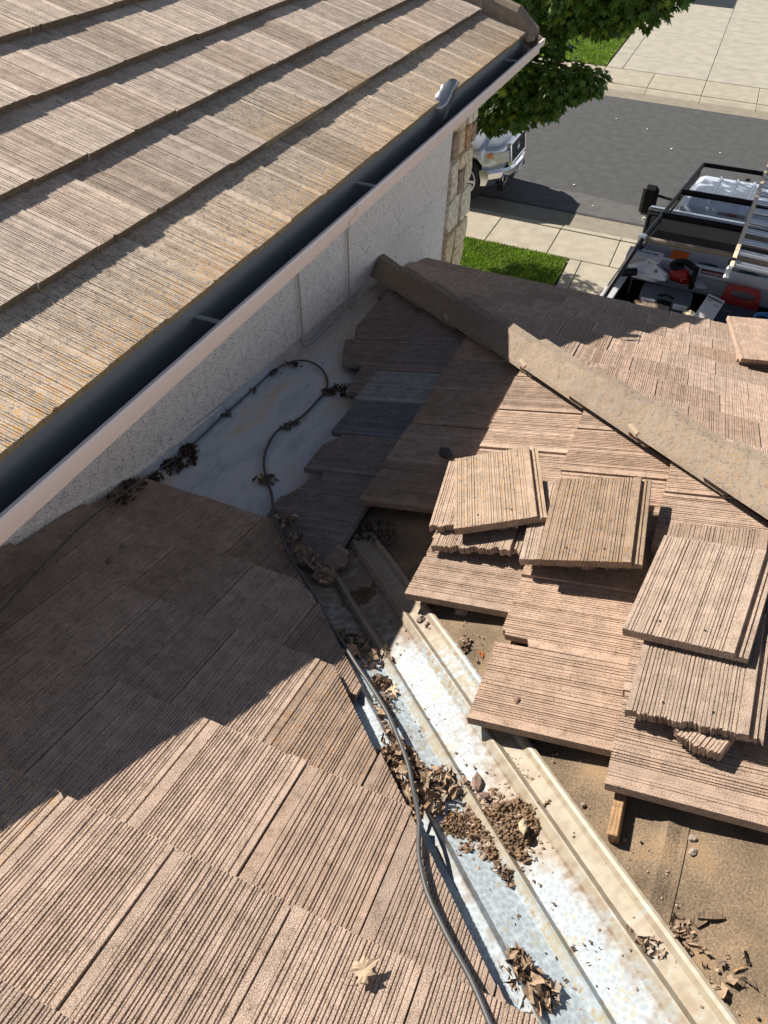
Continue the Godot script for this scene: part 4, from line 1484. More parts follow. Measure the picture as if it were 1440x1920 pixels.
	for x in [-0.255, 1.655]:
		st = S()
		bbox(st, V.call(x, 0.95, 0.15), Vector3(0.10, 0.72, 3.3), 0.02)
		L.call("bed_side", st, M.white_paint)
		st = S()
		bbox(st, V.call(x + (0.03 if x < 0 else -0.03), 1.318, 0.15), Vector3(0.15, 0.02, 3.3), 0.008)
		L.call("bed_rail", st, M.bed_grey)
	st = S()
	bbox(st, V.call(0.70, 0.95, 1.82), Vector3(1.86, 0.66, 0.07), 0.02)
	L.call("tailgate", st, M.white_paint)
	# crossover toolbox, lid thrown back
	var tb := V.call(0.70, 1.13, -1.17)
	st = S()
	bbox(st, tb + Vector3(0, 0.26, 0.245), Vector3(1.86, 0.13, 0.05), 0.012)
	bbox(st, tb + Vector3(0, 0.0, 0.215), Vector3(1.80, 0.40, 0.04), 0.008)
	bbox(st, tb + Vector3(0, 0.06, -0.26), Vector3(1.86, 0.50, 0.03), 0.008)
	bbox(st, tb + Vector3(-0.915, 0.06, 0), Vector3(0.03, 0.50, 0.50), 0.008)
	bbox(st, tb + Vector3(0.915, 0.06, 0), Vector3(0.03, 0.50, 0.50), 0.008)
	bbox(st, tb + Vector3(0, 0.02, 0), Vector3(1.80, 0.03, 0.48))
	var box: MeshInstance3D = L.call("toolbox", st, M.box_white)
	st = S()
	var lb := Basis(Vector3.RIGHT, -0.10)
	bbox(st, V.call(0.70, 1.58, -1.50), Vector3(1.88, 0.36, 0.03), 0.006, lb)
	var lid: MeshInstance3D = L.call("lid", st, M.lid_dark, box)
	st = S()
	bbox(st, V.call(0.70, 1.625, -1.44), Vector3(1.80, 0.15, 0.02), 0.004, lb)
	bbox(st, V.call(0.70, 1.735, -1.45), Vector3(1.86, 0.02, 0.12), 0.004, lb)
	bbox(st, V.call(-0.235, 1.58, -1.45), Vector3(0.02, 0.36, 0.13), 0.004, lb)
	L.call("lid_lining", st, M.lid_grey, lid)
	st = S()
	bbox(st, V.call(0.70, 1.765, -1.495), Vector3(1.90, 0.045, 0.10), 0.016, lb)
	L.call("lid_rim", st, M.aluminium, lid)
	# maker's plate
	st = S()
	var pc: Vector3 = tb + Vector3(0.0, 0.272, 0.2715)
	bbox(st, pc, Vector3(0.245, 0.058, 0.004), 0.002)
	var pl: MeshInstance3D = L.call("label_plate", st, M.black_plastic, box)
	st = S()
	bbox(st, pc + Vector3(0, 0, 0.002), Vector3(0.225, 0.042, 0.004), 0.001)
	L.call("label_field", st, M.label_red, pl)
	text("label_text", "weather guard", 0.030, pc + Vector3(0, -0.003, 0.0045), Basis.IDENTITY, M.ink_white, pl)
	# ladder rack: two tapering side rails that come down at the rear, four cross bars
	st = S()
	var path := [V.call(0.10, 2.0, -2.58), V.call(0.0, 2.0, 0.02), V.call(-0.02, 1.95, 0.22), V.call(-0.07, 1.80, 0.50), V.call(-0.13, 1.62, 0.75), V.call(-0.17, 1.45, 0.86), V.call(-0.20, 1.30, 0.90)]
	tube(st, path, 0.026, 8)
	path = []
	for v in [[0.09, 1.90, -2.50], [0.015, 1.90, -0.02]]: path.append(V.call(v[0], v[1], v[2]))
	tube(st, path, 0.016, 8)
	for zz in [-2.50, -1.52, -0.72, -0.02]: tube(st, [V.call(-zz * 0.035, 2.0, zz), V.call(-zz * 0.035, 1.9, zz)], 0.014, 6)
	tube(st, [V.call(0.04, 2.0, -1.2), V.call(-0.23, 1.30, -1.0)], 0.020, 8)
	var rk: MeshInstance3D = L.call("ladder_rack", st, M.black_steel)
	st = S()
	tube(st, [V.call(1.40, 2.0, -2.58), V.call(1.46, 2.0, 0.02), V.call(1.52, 1.8, 0.50), V.call(1.62, 1.30, 0.90)], 0.026, 8)
	tube(st, [V.call(1.46, 2.0, -1.2), V.call(1.64, 1.30, -1.0)], 0.020, 8)
	L.call("side_rail", st, M.black_steel, rk)
	for q in [[-2.58, 0.026, 0], [-1.52, 0.034, 0], [-0.72, 0.036, 0], [0.0, 0.027, 1]]:
		st = S()
		var x0: float = -q[0] * 0.038
		tube(st, [V.call(x0, 2.0, q[0]), V.call(0.7, 2.005, q[0]), V.call(1.46 + q[0] * 0.02, 2.0, q[0])], q[1], 10)
		L.call("cross_bar", st, M.rust_steel if q[2] == 1 else M.black_steel, rk)
	st = S()
	tube(st, [V.call(-0.01, 1.965, 0.0), V.call(-0.01, 2.035, 0.0)], 0.045, 12)
	L.call("clamp", st, M.aluminium, rk)
	for x in [-0.1, 1.5]:
		for zz in [-3.9, 0.75]:
			wheel_local(t, V.call(x, 0.36, zz), 0.36, 0.24, Vector3(-1 if x < 0 else 1, 0, 0))
	st = S()
	bbox(st, V.call(0.70, 0.50, -1.3), Vector3(1.2, 0.3, 6.0))
	L.call("chassis", st, M.black_plastic)

func wheel_local(t: Node, c: Vector3, r: float, w: float, ax: Vector3):
	var st := S()
	tube(st, [c - ax * w * 0.5, c + ax * w * 0.5], r, 24)
	var ty := obj("wheel", st, M.rubber, t, true)
	st = S()
	tube(st, [c + ax * w * 0.45, c + ax * w * 0.52], r * 0.6, 18)
	obj("rim", st, M.aluminium, ty, true)

func text(called: String, s: String, h: float, at: Vector3, b: Basis, m: Material, parent: Node) -> MeshInstance3D:
	var tm := TextMesh.new()
	var fnt := SystemFont.new()
	fnt.font_names = PackedStringArray(["Droid Sans"])
	fnt.font_weight = 700
	tm.font = fnt
	tm.text = s
	tm.font_size = 32
	tm.pixel_size = h / 30.0
	tm.depth = 0.002
	var o := obj(called, tm, m, parent, true)
	o.transform = Transform3D(b, at)
	return o

# ------------------------------------------------------------------ what lies in and on the truck
func Q(x: float, y: float, z: float) -> Vector3:
	return P(x * 0.982, y * 0.982, z * 0.982)

func truck_load():
	# ladder lying on the rack
	var a := P(0.555, -3.225, -7.42)
	var dirv := (P(0.80, -3.215, -10.80) - a).normalized()
	var rt := dirv.cross(Vector3.UP).normalized()
	var lad := thing("ladder", "aluminium extension ladder with beige rails lying along the truck's rack", "ladder", a)
	for s in [0, 1]:
		var st := S()
		var o: Vector3 = a + rt * (0.44 * s)
		bbox(st, o + dirv * 1.75 + Vector3(0, 0.045, 0), Vector3(0.012, 0.085, 3.5), 0.003, Basis(rt, Vector3.UP, -dirv))
		bbox(st, o + dirv * 1.75 + Vector3(0, 0.088, 0) + rt * (0.014 if s == 0 else -0.014), Vector3(0.034, 0.009, 3.5), 0.002, Basis(rt, Vector3.UP, -dirv))
		bbox(st, o + dirv * 1.75 + Vector3(0, 0.004, 0) + rt * (0.014 if s == 0 else -0.014), Vector3(0.034, 0.008, 3.5), 0.002, Basis(rt, Vector3.UP, -dirv))
		var rail := obj("rail", st, M.fibreglass, lad)
		st = S()
		bbox(st, o + dirv * 1.9 + Vector3(0, 0.045, 0) - rt * (0.009 if s == 0 else -0.009), Vector3(0.005, 0.05, 3.0), 0.001, Basis(rt, Vector3.UP, -dirv))
		obj("rail_web", st, M.ladder_red, rail)
		st = S()
		bbox(st, o - dirv * 0.02 + Vector3(0, 0.045, 0), Vector3(0.045, 0.10, 0.07), 0.01, Basis(rt, Vector3.UP, -dirv))
		bbox(st, o - dirv * 0.07 + Vector3(0, 0.02, 0), Vector3(0.05, 0.012, 0.08), 0.004, Basis(rt, Vector3.UP, -dirv))
		obj("foot", st, M.aluminium, rail)
	for k in 24:
		var st := S()
		var c := a + dirv * (0.10 + k * 0.142) + Vector3(0, 0.030 if k % 2 else 0.062, 0)
		tube(st, [c + rt * 0.008, c + rt * 0.432], 0.021, 10)
		obj("rung", st, M.aluminium, lad)
	var st := S()
	bbox(st, a + dirv * 0.16 + Vector3(0, 0.05, 0), Vector3(0.06, 0.11, 0.05), 0.006, Basis(rt, Vector3.UP, -dirv))
	obj("strap", st, M.black_plastic, lad)

	# grey lidded toolbox with pale latches
	var c := Q(0.10, -4.345, -8.57)
	var g := thing("tool_case", "grey plastic toolbox with pale latches and black handle in the truck bed", "toolbox", c + Vector3(0, -0.26, 0))
	st = S()
	bbox(st, c + Vector3(0, -0.03, 0), Vector3(0.54, 0.46, 0.34), 0.03)
	obj("case_body", st, M.grey_plastic, g)
	st = S()
	bbox(st, c + Vector3(0, 0.235, 0), Vector3(0.56, 0.07, 0.37), 0.025)
	var ld := obj("lid", st, M.grey_plastic, g)
	st = S()
	var hp := []
	for k in 9:
		var t := k / 8.0
		hp.append(c + Vector3(lerpf(-0.09, 0.09, t), 0.265 + 0.03 * sin(t * PI), 0.09))
	tube(st, hp, 0.012, 8)
	bbox(st, c + Vector3(0.0, 0.235, 0.175), Vector3(0.16, 0.075, 0.03), 0.008)
	obj("handle", st, M.black_plastic, ld)
	for s in [-1, 1]:
		st = S()
		bbox(st, c + Vector3(s * 0.175, 0.228, 0.182), Vector3(0.155, 0.06, 0.022), 0.006)
		obj("latch", st, M.pale_plastic, ld)

	# white carrier bag, a crumpled skin knotted at the top
	c = Q(-0.175, -4.065, -8.84)
	var fn := FastNoiseLite.new()
	fn.frequency = 1.1
	fn.seed = 5
	st = S(true)
	var rings := []
	for i in 15:
		var v := i / 14.0
		var ring := []
		for k in 34:
			var an := TAU * k / 34
			var rr := sin(pow(v, 0.75) * PI * 0.93 + 0.12) * 0.205
			var q := Vector3(cos(an), v * 2.0, sin(an))
			rr *= 1.0 + 0.30 * fn.get_noise_3dv(q * 1.6) + 0.10 * sin(an * 7.0 + v * 5.0) * v + 0.16 * fn.get_noise_3dv(q * 4.0)
			ring.append(c + Vector3(cos(an) * rr * 1.12, pow(v, 1.25) * 0.185 * (1.0 + 0.25 * fn.get_noise_2d(cos(an), sin(an))) , sin(an) * rr * 0.72))
		rings.append(ring)
	loft(st, rings)
	var bag := obj("carrier_bag", st, M.bag)
	tag(bag, "crumpled white plastic carrier bag lying on the toolbox at the left of the truck bed", "bag")
	st = S(true)
	rings = []
	for i in 6:
		var ring := []
		for k in 14:
			var an := TAU * k / 14
			var rr: float = [0.035, 0.022, 0.03, 0.055, 0.07, 0.06][i] * (1.0 + 0.3 * sin(an * 3.0 + i))
			ring.append(c + Vector3(0.03 + cos(an) * rr, 0.165 + i * 0.012, sin(an) * rr * 0.8))
		rings.append(ring)
	loft(st, rings, false)
	obj("knot", st, M.bag, bag, true)
	st = S()
	bbox(st, c + Vector3(0.085, 0.140, 0.085), Vector3(0.035, 0.035, 0.006), 0.002, Basis(Vector3.RIGHT, -0.7))
	obj("print_spot", st, M.ink_grey, bag, true)

	# white box with blue lettering behind the bag
	c = Q(-0.27, -4.00, -9.20)
	st = S()
	var bx := Basis(Vector3.UP, -0.05)
	bbox(st, c, Vector3(0.40, 0.13, 0.24), 0.004, bx)
	var wb := obj("carton", st, M.card_white)
	tag(wb, "white carton with blue block letters behind the plastic bag in the truck toolbox", "box")
	var lb := bx * Basis(Vector3.RIGHT, -PI / 2)
	text("lettering", "FREE UP NE", 0.052, c + bx * Vector3(-0.01, 0.0665, -0.03), lb, M.ink_blue, wb)

	# orange power tool case
	c = Q(0.10, -4.03, -9.38)
	var og := thing("saw_case", "orange tool case lying in the open truck toolbox", "tool case", c)
	st = S()
	var sh := [Vector3(-0.10, 0.03, 0.10), Vector3(0.10, 0.05, 0.10), Vector3(0.115, 0.09, -0.10), Vector3(-0.07, 0.08, -0.12)]
	var top := []
	for v in sh: top.append(c + v)
	poly(st, top, Vector3(0.0, -0.13, 0.01))
	obj("case_body", st, M.orange_plastic, og)
	st = S()
	bbox(st, c + Vector3(-0.21, 0.0, 0.02), Vector3(0.22, 0.06, 0.10), 0.02, Basis(Vector3.UP, -0.12))
	obj("guide_bar_cover", st, M.orange_plastic, og)

	# circular saw, red body and black grip
	c = Q(0.22, -3.965, -8.90)
	var sw := thing("circular_saw", "red and black circular saw resting on the grey toolbox", "saw", c)
	st = S(true)
	rings = []
	for i in 9:
		var v := i / 8.0
		var ring := []
		for k in 16:
			var an := TAU * k / 16
			var rr := 0.082 * sqrt(maxf(0.02, 1.0 - pow(v * 2.0 - 1.0, 4.0)))
			ring.append(c + Vector3(-0.05 + (v - 0.5) * 0.22, 0.0 + sin(an) * rr, 0.02 + cos(an) * rr))
		rings.append(ring)
	loft(st, rings)
	bbox(st, c + Vector3(0.03, -0.02, 0.06), Vector3(0.15, 0.10, 0.10), 0.03, Basis(Vector3.UP, 0.4))
	obj("motor_housing", st, M.red_plastic, sw)
	st = S()
	bbox(st, c + Vector3(-0.09, 0.07, 0.0), Vector3(0.13, 0.10, 0.12), 0.025, Basis(Vector3.UP, 0.5) * Basis(Vector3.RIGHT, 0.3))
	obj("battery", st, M.black_plastic, sw)
	st = S()
	tube(st, [c + Vector3(0.09, -0.01, 0.0), c + Vector3(0.14, -0.01, 0.0)], 0.125, 22)
	obj("blade_guard", st, M.black_plastic, sw)
	st = S()
	tube(st, smooth_path([c + Vector3(-0.16, 0.06, -0.05), c + Vector3(-0.10, 0.13, -0.02), c + Vector3(0.0, 0.15, 0.02), c + Vector3(0.09, 0.11, 0.03)]), 0.036, 8)
	tube(st, smooth_path([c + Vector3(-0.13, 0.0, 0.03), c + Vector3(-0.13, 0.06, -0.02), c + Vector3(-0.10, 0.09, -0.06)]), 0.028, 8)
	obj("grip", st, M.black_plastic, sw)
	st = S()
	bbox(st, c + Vector3(0.20, -0.06, 0.03), Vector3(0.12, 0.006, 0.17), 0.002, Basis(Vector3.UP, 0.3))
	obj("base_plate", st, M.aluminium, sw)

	# pieces of roof tile thrown in the bed, on a black crate
	c = Q(0.06, -4.36, -8.27)
	st = S()
	bbox(st, c, Vector3(0.50, 0.30, 0.30), 0.02)
	var cr := obj("crate", st, M.black_plastic)
	tag(cr, "black plastic crate in the truck bed under the broken tile pieces", "crate")
	var fx := func(x: float) -> float: return 0.26 + 0.02 * sin(x * 40.0)
	loose("broken_tile", "dusty piece of roof tile leaning on the grey toolbox in the truck bed", tile_mesh(601, zero, fx, 0.0, 1.0, 0.026, false, 0.006), M.loose_3, Transform3D(Basis(Vector3.UP, -0.22) * Basis(Vector3.RIGHT, 0.22) * Basis(Vector3.FORWARD, 0.12), Q(-0.095, -4.075, -8.49)), "", false)
	fx = func(x: float) -> float: return 0.20
	loose("broken_tile", "pale tile piece lower down beside the grey toolbox in the truck bed", tile_mesh(602, zero, fx, 0.0, 0.2, 0.026, false, 0.006), M.loose_4, Transform3D(Basis(Vector3.UP, 0.5) * Basis(Vector3.RIGHT, 0.3), Q(-0.215, -4.12, -8.36)), "", false)
	# lump of foam
	c = Q(0.40, -4.12, -8.27)
	st = S(true)
	rings = []
	fn.seed = 9
	for i in 8:
		var v := i / 7.0
		var ring := []
		for k in 14:
			var an := TAU * k / 14
			var rr := sin(v * PI * 0.94 + 0.1) * 0.075 * (1.0 + 0.45 * fn.get_noise_3d(cos(an) * 1.4, v * 2.0, sin(an) * 1.4))
			ring.append(c + Vector3(cos(an) * rr, (v - 0.5) * 0.12, sin(an) * rr))
		rings.append(ring)
	loft(st, rings)
	tag(obj("foam_lump", st, M.foam), "rough beige lump of foam between the tile pieces and the white printed box", "foam")
	# black tote that holds up carton and foam
	c = Q(0.52, -4.40, -8.36)
	st = S()
	bbox(st, c, Vector3(0.40, 0.42, 0.40), 0.03)
	tag(obj("tote", st, M.black_plastic), "black tote standing in the middle of the truck bed below the printed white box", "tote")
	# long white printed box, tipped
	c = Q(0.575, -4.09, -8.38)
	bx = Basis(Vector3.UP, -0.20) * Basis(Vector3.RIGHT, 0.10) * Basis(Vector3.FORWARD, 0.16)
	st = S()
	bbox(st, c, Vector3(0.19, 0.10, 0.50), 0.003, bx)
	var pb := obj("printed_box", st, M.card_white)
	tag(pb, "long white printed box lying tipped in the middle of the truck bed", "box")
	st = S()
	bbox(st, c + bx * Vector3(0.0, 0.051, -0.19), Vector3(0.16, 0.002, 0.045), 0.0, bx)
	for k in 3:
		bbox(st, c + bx * Vector3(0.02 + 0.022 * k, 0.051, -0.09), Vector3(0.010, 0.002, 0.028), 0.0, bx)
	bbox(st, c + bx * Vector3(-0.05, 0.051, -0.14), Vector3(0.05, 0.002, 0.012), 0.0, bx)
	obj("print", st, M.ink_grey, pb, true)
	# red case standing on edge, slot for the hand
	c = Q(0.90, -4.12, -8.86)
	var rc := thing("tool_case", "red plastic case standing against the truck toolbox, open slot for a handle", "tool case", c + Vector3(0, -0.2, 0))
	st = S()
	bx = Basis(Vector3.UP, -0.06) * Basis(Vector3.RIGHT, -0.25)
	var outer := []
	var inner := []
	for k in 24:
		var an := TAU * k / 24
		var ux := signf(cos(an)) * pow(absf(cos(an)), 0.35)
		var uy := signf(sin(an)) * pow(absf(sin(an)), 0.35)
		outer.append(Vector3(ux * (0.205 - 0.02 * uy), uy * 0.17, 0))
		inner.append(Vector3(cos(an) * 0.135, 0.075 + sin(an) * 0.042, 0))
	for zz in [-0.05, 0.05]:
		for k in 24:
			var j := (k + 1) % 24
			quad(st, c + bx * (outer[k] + Vector3(0, 0, zz)), c + bx * (outer[j] + Vector3(0, 0, zz)), c + bx * (inner[j] + Vector3(0, 0, zz)), c + bx * (inner[k] + Vector3(0, 0, zz)))
	for k in 24:
		var j := (k + 1) % 24
		for e in [outer, inner]:
			quad(st, c + bx * (e[k] + Vector3(0, 0, -0.05)), c + bx * (e[j] + Vector3(0, 0, -0.05)), c + bx * (e[j] + Vector3(0, 0, 0.05)), c + bx * (e[k] + Vector3(0, 0, 0.05)))
	obj("case_body", st, M.red_plastic, rc)
	# dark blue case
	c = Q(0.93, -4.19, -8.50)
	var bc := thing("tool_case", "dark navy plastic tool case lying in front of the red case", "tool case", c + Vector3(0, -0.1, 0))
	st = S()
	bx = Basis(Vector3.UP, -0.10)
	bbox(st, c, Vector3(0.56, 0.24, 0.32), 0.05, bx)
	obj("case_body", st, M.navy_plastic, bc)
	for s in [-1, 1]:
		st = S()
		bbox(st, c + bx * Vector3(s * 0.15, 0.122, 0.06), Vector3(0.09, 0.010, 0.02), 0.003, bx)
		obj("clasp", st, M.grey_plastic if s < 0 else M.red_lens, bc)
	# red tool and tangle below it
	c = Q(0.93, -4.42, -8.24)
	st = S()
	tube(st, smooth_path([c + Vector3(-0.2, 0, 0.0), c + Vector3(-0.05, 0.04, 0.02), c + Vector3(0.12, 0.0, -0.02), c + Vector3(0.22, 0.03, 0.0)]), 0.05, 10)
	tag(obj("power_tool", st, M.red_plastic), "dark red power tool lying low in the truck bed behind the eave", "power tool")
	# hose coils in the toolbox
	for q in [[0.46, -4.07, -9.33, 0.11, "coil of dark green hose in the middle of the open truck toolbox"], [0.92, -4.08, -9.34, 0.12, "coil of dark green hose at the right of the open truck toolbox"]]:
		c = Q(q[0], q[1], q[2])
		var pts := []
		for k in 90:
			var an := k * 0.35
			var rr: float = q[3] * (0.75 + 0.3 * fn.get_noise_1d(k * 0.3) + 0.003 * k * (1 if k < 60 else 0))
			pts.append(c + Vector3(cos(an) * rr * 1.25, 0.0008 * k + 0.03 * sin(an * 0.5 + 1.0), sin(an) * rr))
		st = S()
		tube(st, pts, 0.010, 6)
		tag(obj("hose_coil", st, M.green_hose), q[4], "hose")
	# red and black hand tools beside the lettered carton
	for q in [[-0.30, -4.0, -9.36, "red_plastic", "red handled hand tool poking out at the far left of the truck toolbox"], [-0.17, -3.99, -9.38, "black_plastic", "black hand tool at the left of the truck toolbox beside a red one"]]:
		c = Q(q[0], q[1], q[2])
		st = S()
		tube(st, [c + Vector3(-0.06, 0.0, 0.02), c, c + Vector3(0.09, 0.01, -0.03)], [0.022, 0.018, 0.012], 8)
		tag(obj("hand_tool", st, M[q[3]]), q[4], "hand tool")
	# black roll on the bed rail at the left
	st = S()
	tube(st, [Q(-0.46, -3.96, -8.62), Q(-0.30, -3.95, -8.70)], 0.045, 10)
	tag(obj("strap_roll", st, M.black_plastic), "black rolled strap on the bed rail left of the plastic bag", "strap")
	# blue bucket at the right
	c = Q(1.19, -4.06, -8.40)
	st = S()
	rings = []
	for q in [[-0.40, 0.105], [0.0, 0.135], [0.01, 0.142], [0.03, 0.142], [0.03, 0.132], [-0.36, 0.10]]:
		var ring := []
		for k in 22:
			var an := TAU * k / 22
			ring.append(c + Vector3(cos(an) * q[1], q[0], sin(an) * q[1]))
		rings.append(ring)
	loft(st, rings, false)
	tag(obj("bucket", st, M.blue_bucket), "light blue plastic bucket at the right edge of the view in the truck bed", "bucket")

	# crumpled metal scrap standing in the gutter
	c = P(-1.40, -1.33, -4.42)
	var sc := thing("flashing_scrap", "dark metal strip with a silver foil end sticking up out of the gutter", "metal strip", P(-1.40, -1.44, -4.30))
	st = S()
	var p0 := P(-1.402, -1.425, -4.25)
	var p1 := P(-1.402, -1.215, -4.55)
	var wd := Vector3(-0.012, -0.004, -0.085)
	var bow := Vector3(0.016, 0.010, 0)
	for k in 4:
		var f0 := k / 4.0
		var f1 := (k + 1) / 4.0
		quad(st, p0.lerp(p1, f0), p0.lerp(p1, f1), p0.lerp(p1, f1) + wd * 0.5 + bow, p0.lerp(p1, f0) + wd * 0.5 + bow)
		quad(st, p0.lerp(p1, f0) + wd * 0.5 + bow, p0.lerp(p1, f1) + wd * 0.5 + bow, p0.lerp(p1, f1) + wd, p0.lerp(p1, f0) + wd)
	obj("strip", st, M.dark_strip, sc)
	st = S(true)
	fn.frequency = 9.0
	var q0 := P(-1.425, -1.275, -4.31)
	var q1 := P(-1.412, -1.195, -4.49)
	rings = []
	for i in 10:
		var v := i / 9.0
		var ring := []
		for k in 14:
			var an := TAU * k / 14
			var ctr: Vector3 = q0.lerp(q1, v)
			var q := Vector3(cos(an) * 0.034, sin(an) * 0.017, -sin(an) * 0.012 - cos(an) * 0.03)
			q *= (0.72 if i == 0 else 1.0) + 0.55 * fn.get_noise_3d(cos(an) * 0.1, v * 0.35, sin(an) * 0.1)
			ring.append(ctr + q)
		rings.append(ring)
	loft(st, rings)
	obj("foil_end", st, M.foil, sc)

# ------------------------------------------------------------------ cables
func cables():
	# heavy black cable: along the wall, over the pan, down the valley and across the near tiles
	var pts := []
	var onB := [Vector2(-1.36, -0.40), Vector2(-1.42, -0.60), Vector2(-1.497, -0.839), Vector2(-1.548, -0.987), Vector2(-1.602, -1.160), Vector2(-1.652, -1.328), Vector2(-1.695, -1.536), Vector2(-1.725, -1.789)]
	for q in onB: pts.append(P(q.x, yB(q.y) + 0.010, q.y))
	for q in [Vector2(-1.745, -2.059), Vector2(-1.75, -2.224), Vector2(-1.758, -2.510), Vector2(-1.762, -2.741), Vector2(-1.765, -2.923), Vector2(-1.735, -3.067), Vector2(-1.674, -3.131), Vector2(-1.586, -3.116), Vector2(-1.507, -3.040), Vector2(-1.457, -2.929), Vector2(-1.450, -2.809), Vector2(-1.447, -2.652), Vector2(-1.466, -2.549), Vector2(-1.489, -2.456), Vector2(-1.470, -2.335), Vector2(-1.423, -2.211), Vector2(-1.358, -2.118), Vector2(-1.286, -2.035)]:
		pts.append(P(q.x, yPan(q.x, q.y) + 0.012, q.y))
	pts.append(P(-1.20, -2.165, -1.90))
	for q in [Vector2(-1.101, -1.766), Vector2(-1.015, -1.659), Vector2(-0.930, -1.564), Vector2(-0.845, -1.491)]: pts.append(P(q.x, yB(q.y) + 0.008, q.y))
	for q in [Vector2(-0.753, -1.417), Vector2(-0.665, -1.330), Vector2(-0.61, -1.285)]: pts.append(P(q.x, yB(q.y) - 0.02, q.y))
	for q in [Vector2(-0.515, -1.200), Vector2(-0.428, -1.125), Vector2(-0.355, -1.055), Vector2(-0.296, -0.985), Vector2(-0.243, -0.915), Vector2(-0.203, -0.845)]: pts.append(P(q.x, yVal(q.x, q.y) + 0.062, q.y))
	for q in [Vector2(-0.160, -0.759), Vector2(-0.132, -0.679), Vector2(-0.108, -0.632), Vector2(-0.081, -0.591), Vector2(-0.044, -0.551), Vector2(-0.002, -0.510), Vector2(0.052, -0.462), Vector2(0.104, -0.404), Vector2(0.127, -0.376), Vector2(0.17, -0.30), Vector2(0.21, -0.18), Vector2(0.27, 0.0), Vector2(0.26, 0.22), Vector2(0.18, 0.45), Vector2(0.10, 0.8)]: pts.append(P(q.x, yB(q.y) + 0.007, q.y))
	var st := S(true)
	var sp := smooth_path(pts, 4)
	var rad := []
	for k in sp.size(): rad.append(lerpf(0.0036, 0.0060, smoothstep(40.0, 66.0, float(k))))
	tube(st, sp, rad, 8)
	tag(obj("cable", st, M.cable_black), "long black cable snaking along the wall, over the metal pan and down the open valley", "cable")
	# two beige wires that hang down the stucco
	for q in [[-3.275, "nearer beige wire on the white wall, its foot turned along the pan", 0.0], [-3.905, "farther beige wire on the white wall, ending in a hook on the pan", 0.07]]:
		var z: float = q[0]
		var yb := yPan(-1.77, z)
		var w := [P(-1.70, -1.50, z + 0.02), P(-1.774, -1.56, z + 0.012), P(-1.776, -1.9, z + 0.006), P(-1.774, -2.12, z - 0.003), P(-1.772, yb + 0.05, z - 0.006), P(-1.768, yb + 0.012, z - 0.008)]
		if q[2] == 0.0:
			w.append(P(-1.752, yPan(-1.75, z - 0.08) + 0.010, z - 0.08))
			w.append(P(-1.762, yPan(-1.76, z - 0.25) + 0.010, z - 0.25))
			w.append(P(-1.774, yPan(-1.77, z - 0.45) + 0.012, z - 0.45))
		else:
			w.append(P(-1.745, yPan(-1.745, z + 0.01) + 0.010, z - 0.02))
			w.append(P(-1.722, yPan(-1.722, z - 0.03) + 0.018, z - 0.06))
		st = S(true)
		tube(st, smooth_path(w, 5), 0.0058, 7)
		tag(obj("wire", st, M.cable_beige), q[1], "wire")

# ------------------------------------------------------------------ debris
func surf(x: float, z: float, kind: String) -> float:
	match kind:
		"B": return yB(z) - 0.008
		"V": return yVal(x, z) + 0.005
		"C": return T * x - 1.866
		"P": return yPan(x, z) + 0.003
		"T": return yC(x) - 0.006
	return 0.0

func dry_leaf(seed_: int) -> ArrayMesh:
	# a curled, torn leaf about one unit across
	var g := RandomNumberGenerator.new()
	g.seed = seed_
	var o := []
	for k in 11:
		var an := TAU * k / 11.0
		var r := 0.5 * (1.0 if k % 2 else 0.72) * g.randf_range(0.7, 1.2)
		o.append(Vector3(cos(an) * r, 0, sin(an) * r * 1.15))
	var cx := g.randf_range(0.6, 1.5)
	var cz := g.randf_range(-0.7, 1.0)
	for k in 11:
		var v: Vector3 = o[k]
		o[k] = Vector3(v.x * (1.0 - 0.25 * cx * absf(v.x)), cx * v.x * v.x + cz * v.z * v.z + g.randf_range(-0.10, 0.10), v.z)
	var st := S()
	for k in 11:
		tri(st, Vector3(0, g.randf_range(-0.02, 0.02), 0), o[k], o[(k + 1) % 11])
	st.generate_normals()
	return st.commit()

func litter(label: String, spots: Array, kind: String, n: int, size: float, pale := 1.0, called := "leaf_litter"):
	# a drift of dead leaves: spots = [x, z, radius, height]
	var ms := [dry_leaf(71), dry_leaf(72), dry_leaf(73)]
	var xf := [[], [], []]
	var col := [[], [], []]
	for i in n:
		var q: Array = spots[rng.randi_range(0, spots.size() - 1)]
		var an := rng.randf() * TAU
		var r: float = q[2] * sqrt(rng.randf())
		var x: float = q[0] + cos(an) * r
		var z: float = q[1] + sin(an) * r
		var y: float = surf(x, z, kind) + rng.randf() * q[3] * (1.0 - 0.7 * r / q[2]) + 0.004
		var s := size * rng.randf_range(0.5, 1.35)
		var b := Basis(Vector3.UP, rng.randf() * TAU) * Basis(Vector3.RIGHT, rng.randfn() * 0.65) * Basis(Vector3.FORWARD, rng.randfn() * 0.65)
		var w := i % 3
		var narrow := rng.randf_range(0.3, 1.0)
		xf[w].append(Transform3D(b * Basis.from_scale(Vector3(s * narrow, s, s)), P(x, y, z)))
		var k := rng.randf_range(0.45, 1.35) * pale
		var base := Color(0.30, 0.215, 0.145) if rng.randf() < 0.72 else (Color(0.12, 0.075, 0.045) if rng.randf() < 0.6 else Color(0.42, 0.36, 0.30))
		col[w].append(Color(base.r * k, base.g * k, base.b * k))
	var c: Array = spots[0]
	var t := thing(called, label, "leaf litter", P(c[0], surf(c[0], c[1], kind), c[1]))
	stuff(t)
	for w in 3:
		if xf[w].size(): multi("dead_leaves", ms[w], M.dead_leaf, xf[w], t, col[w])

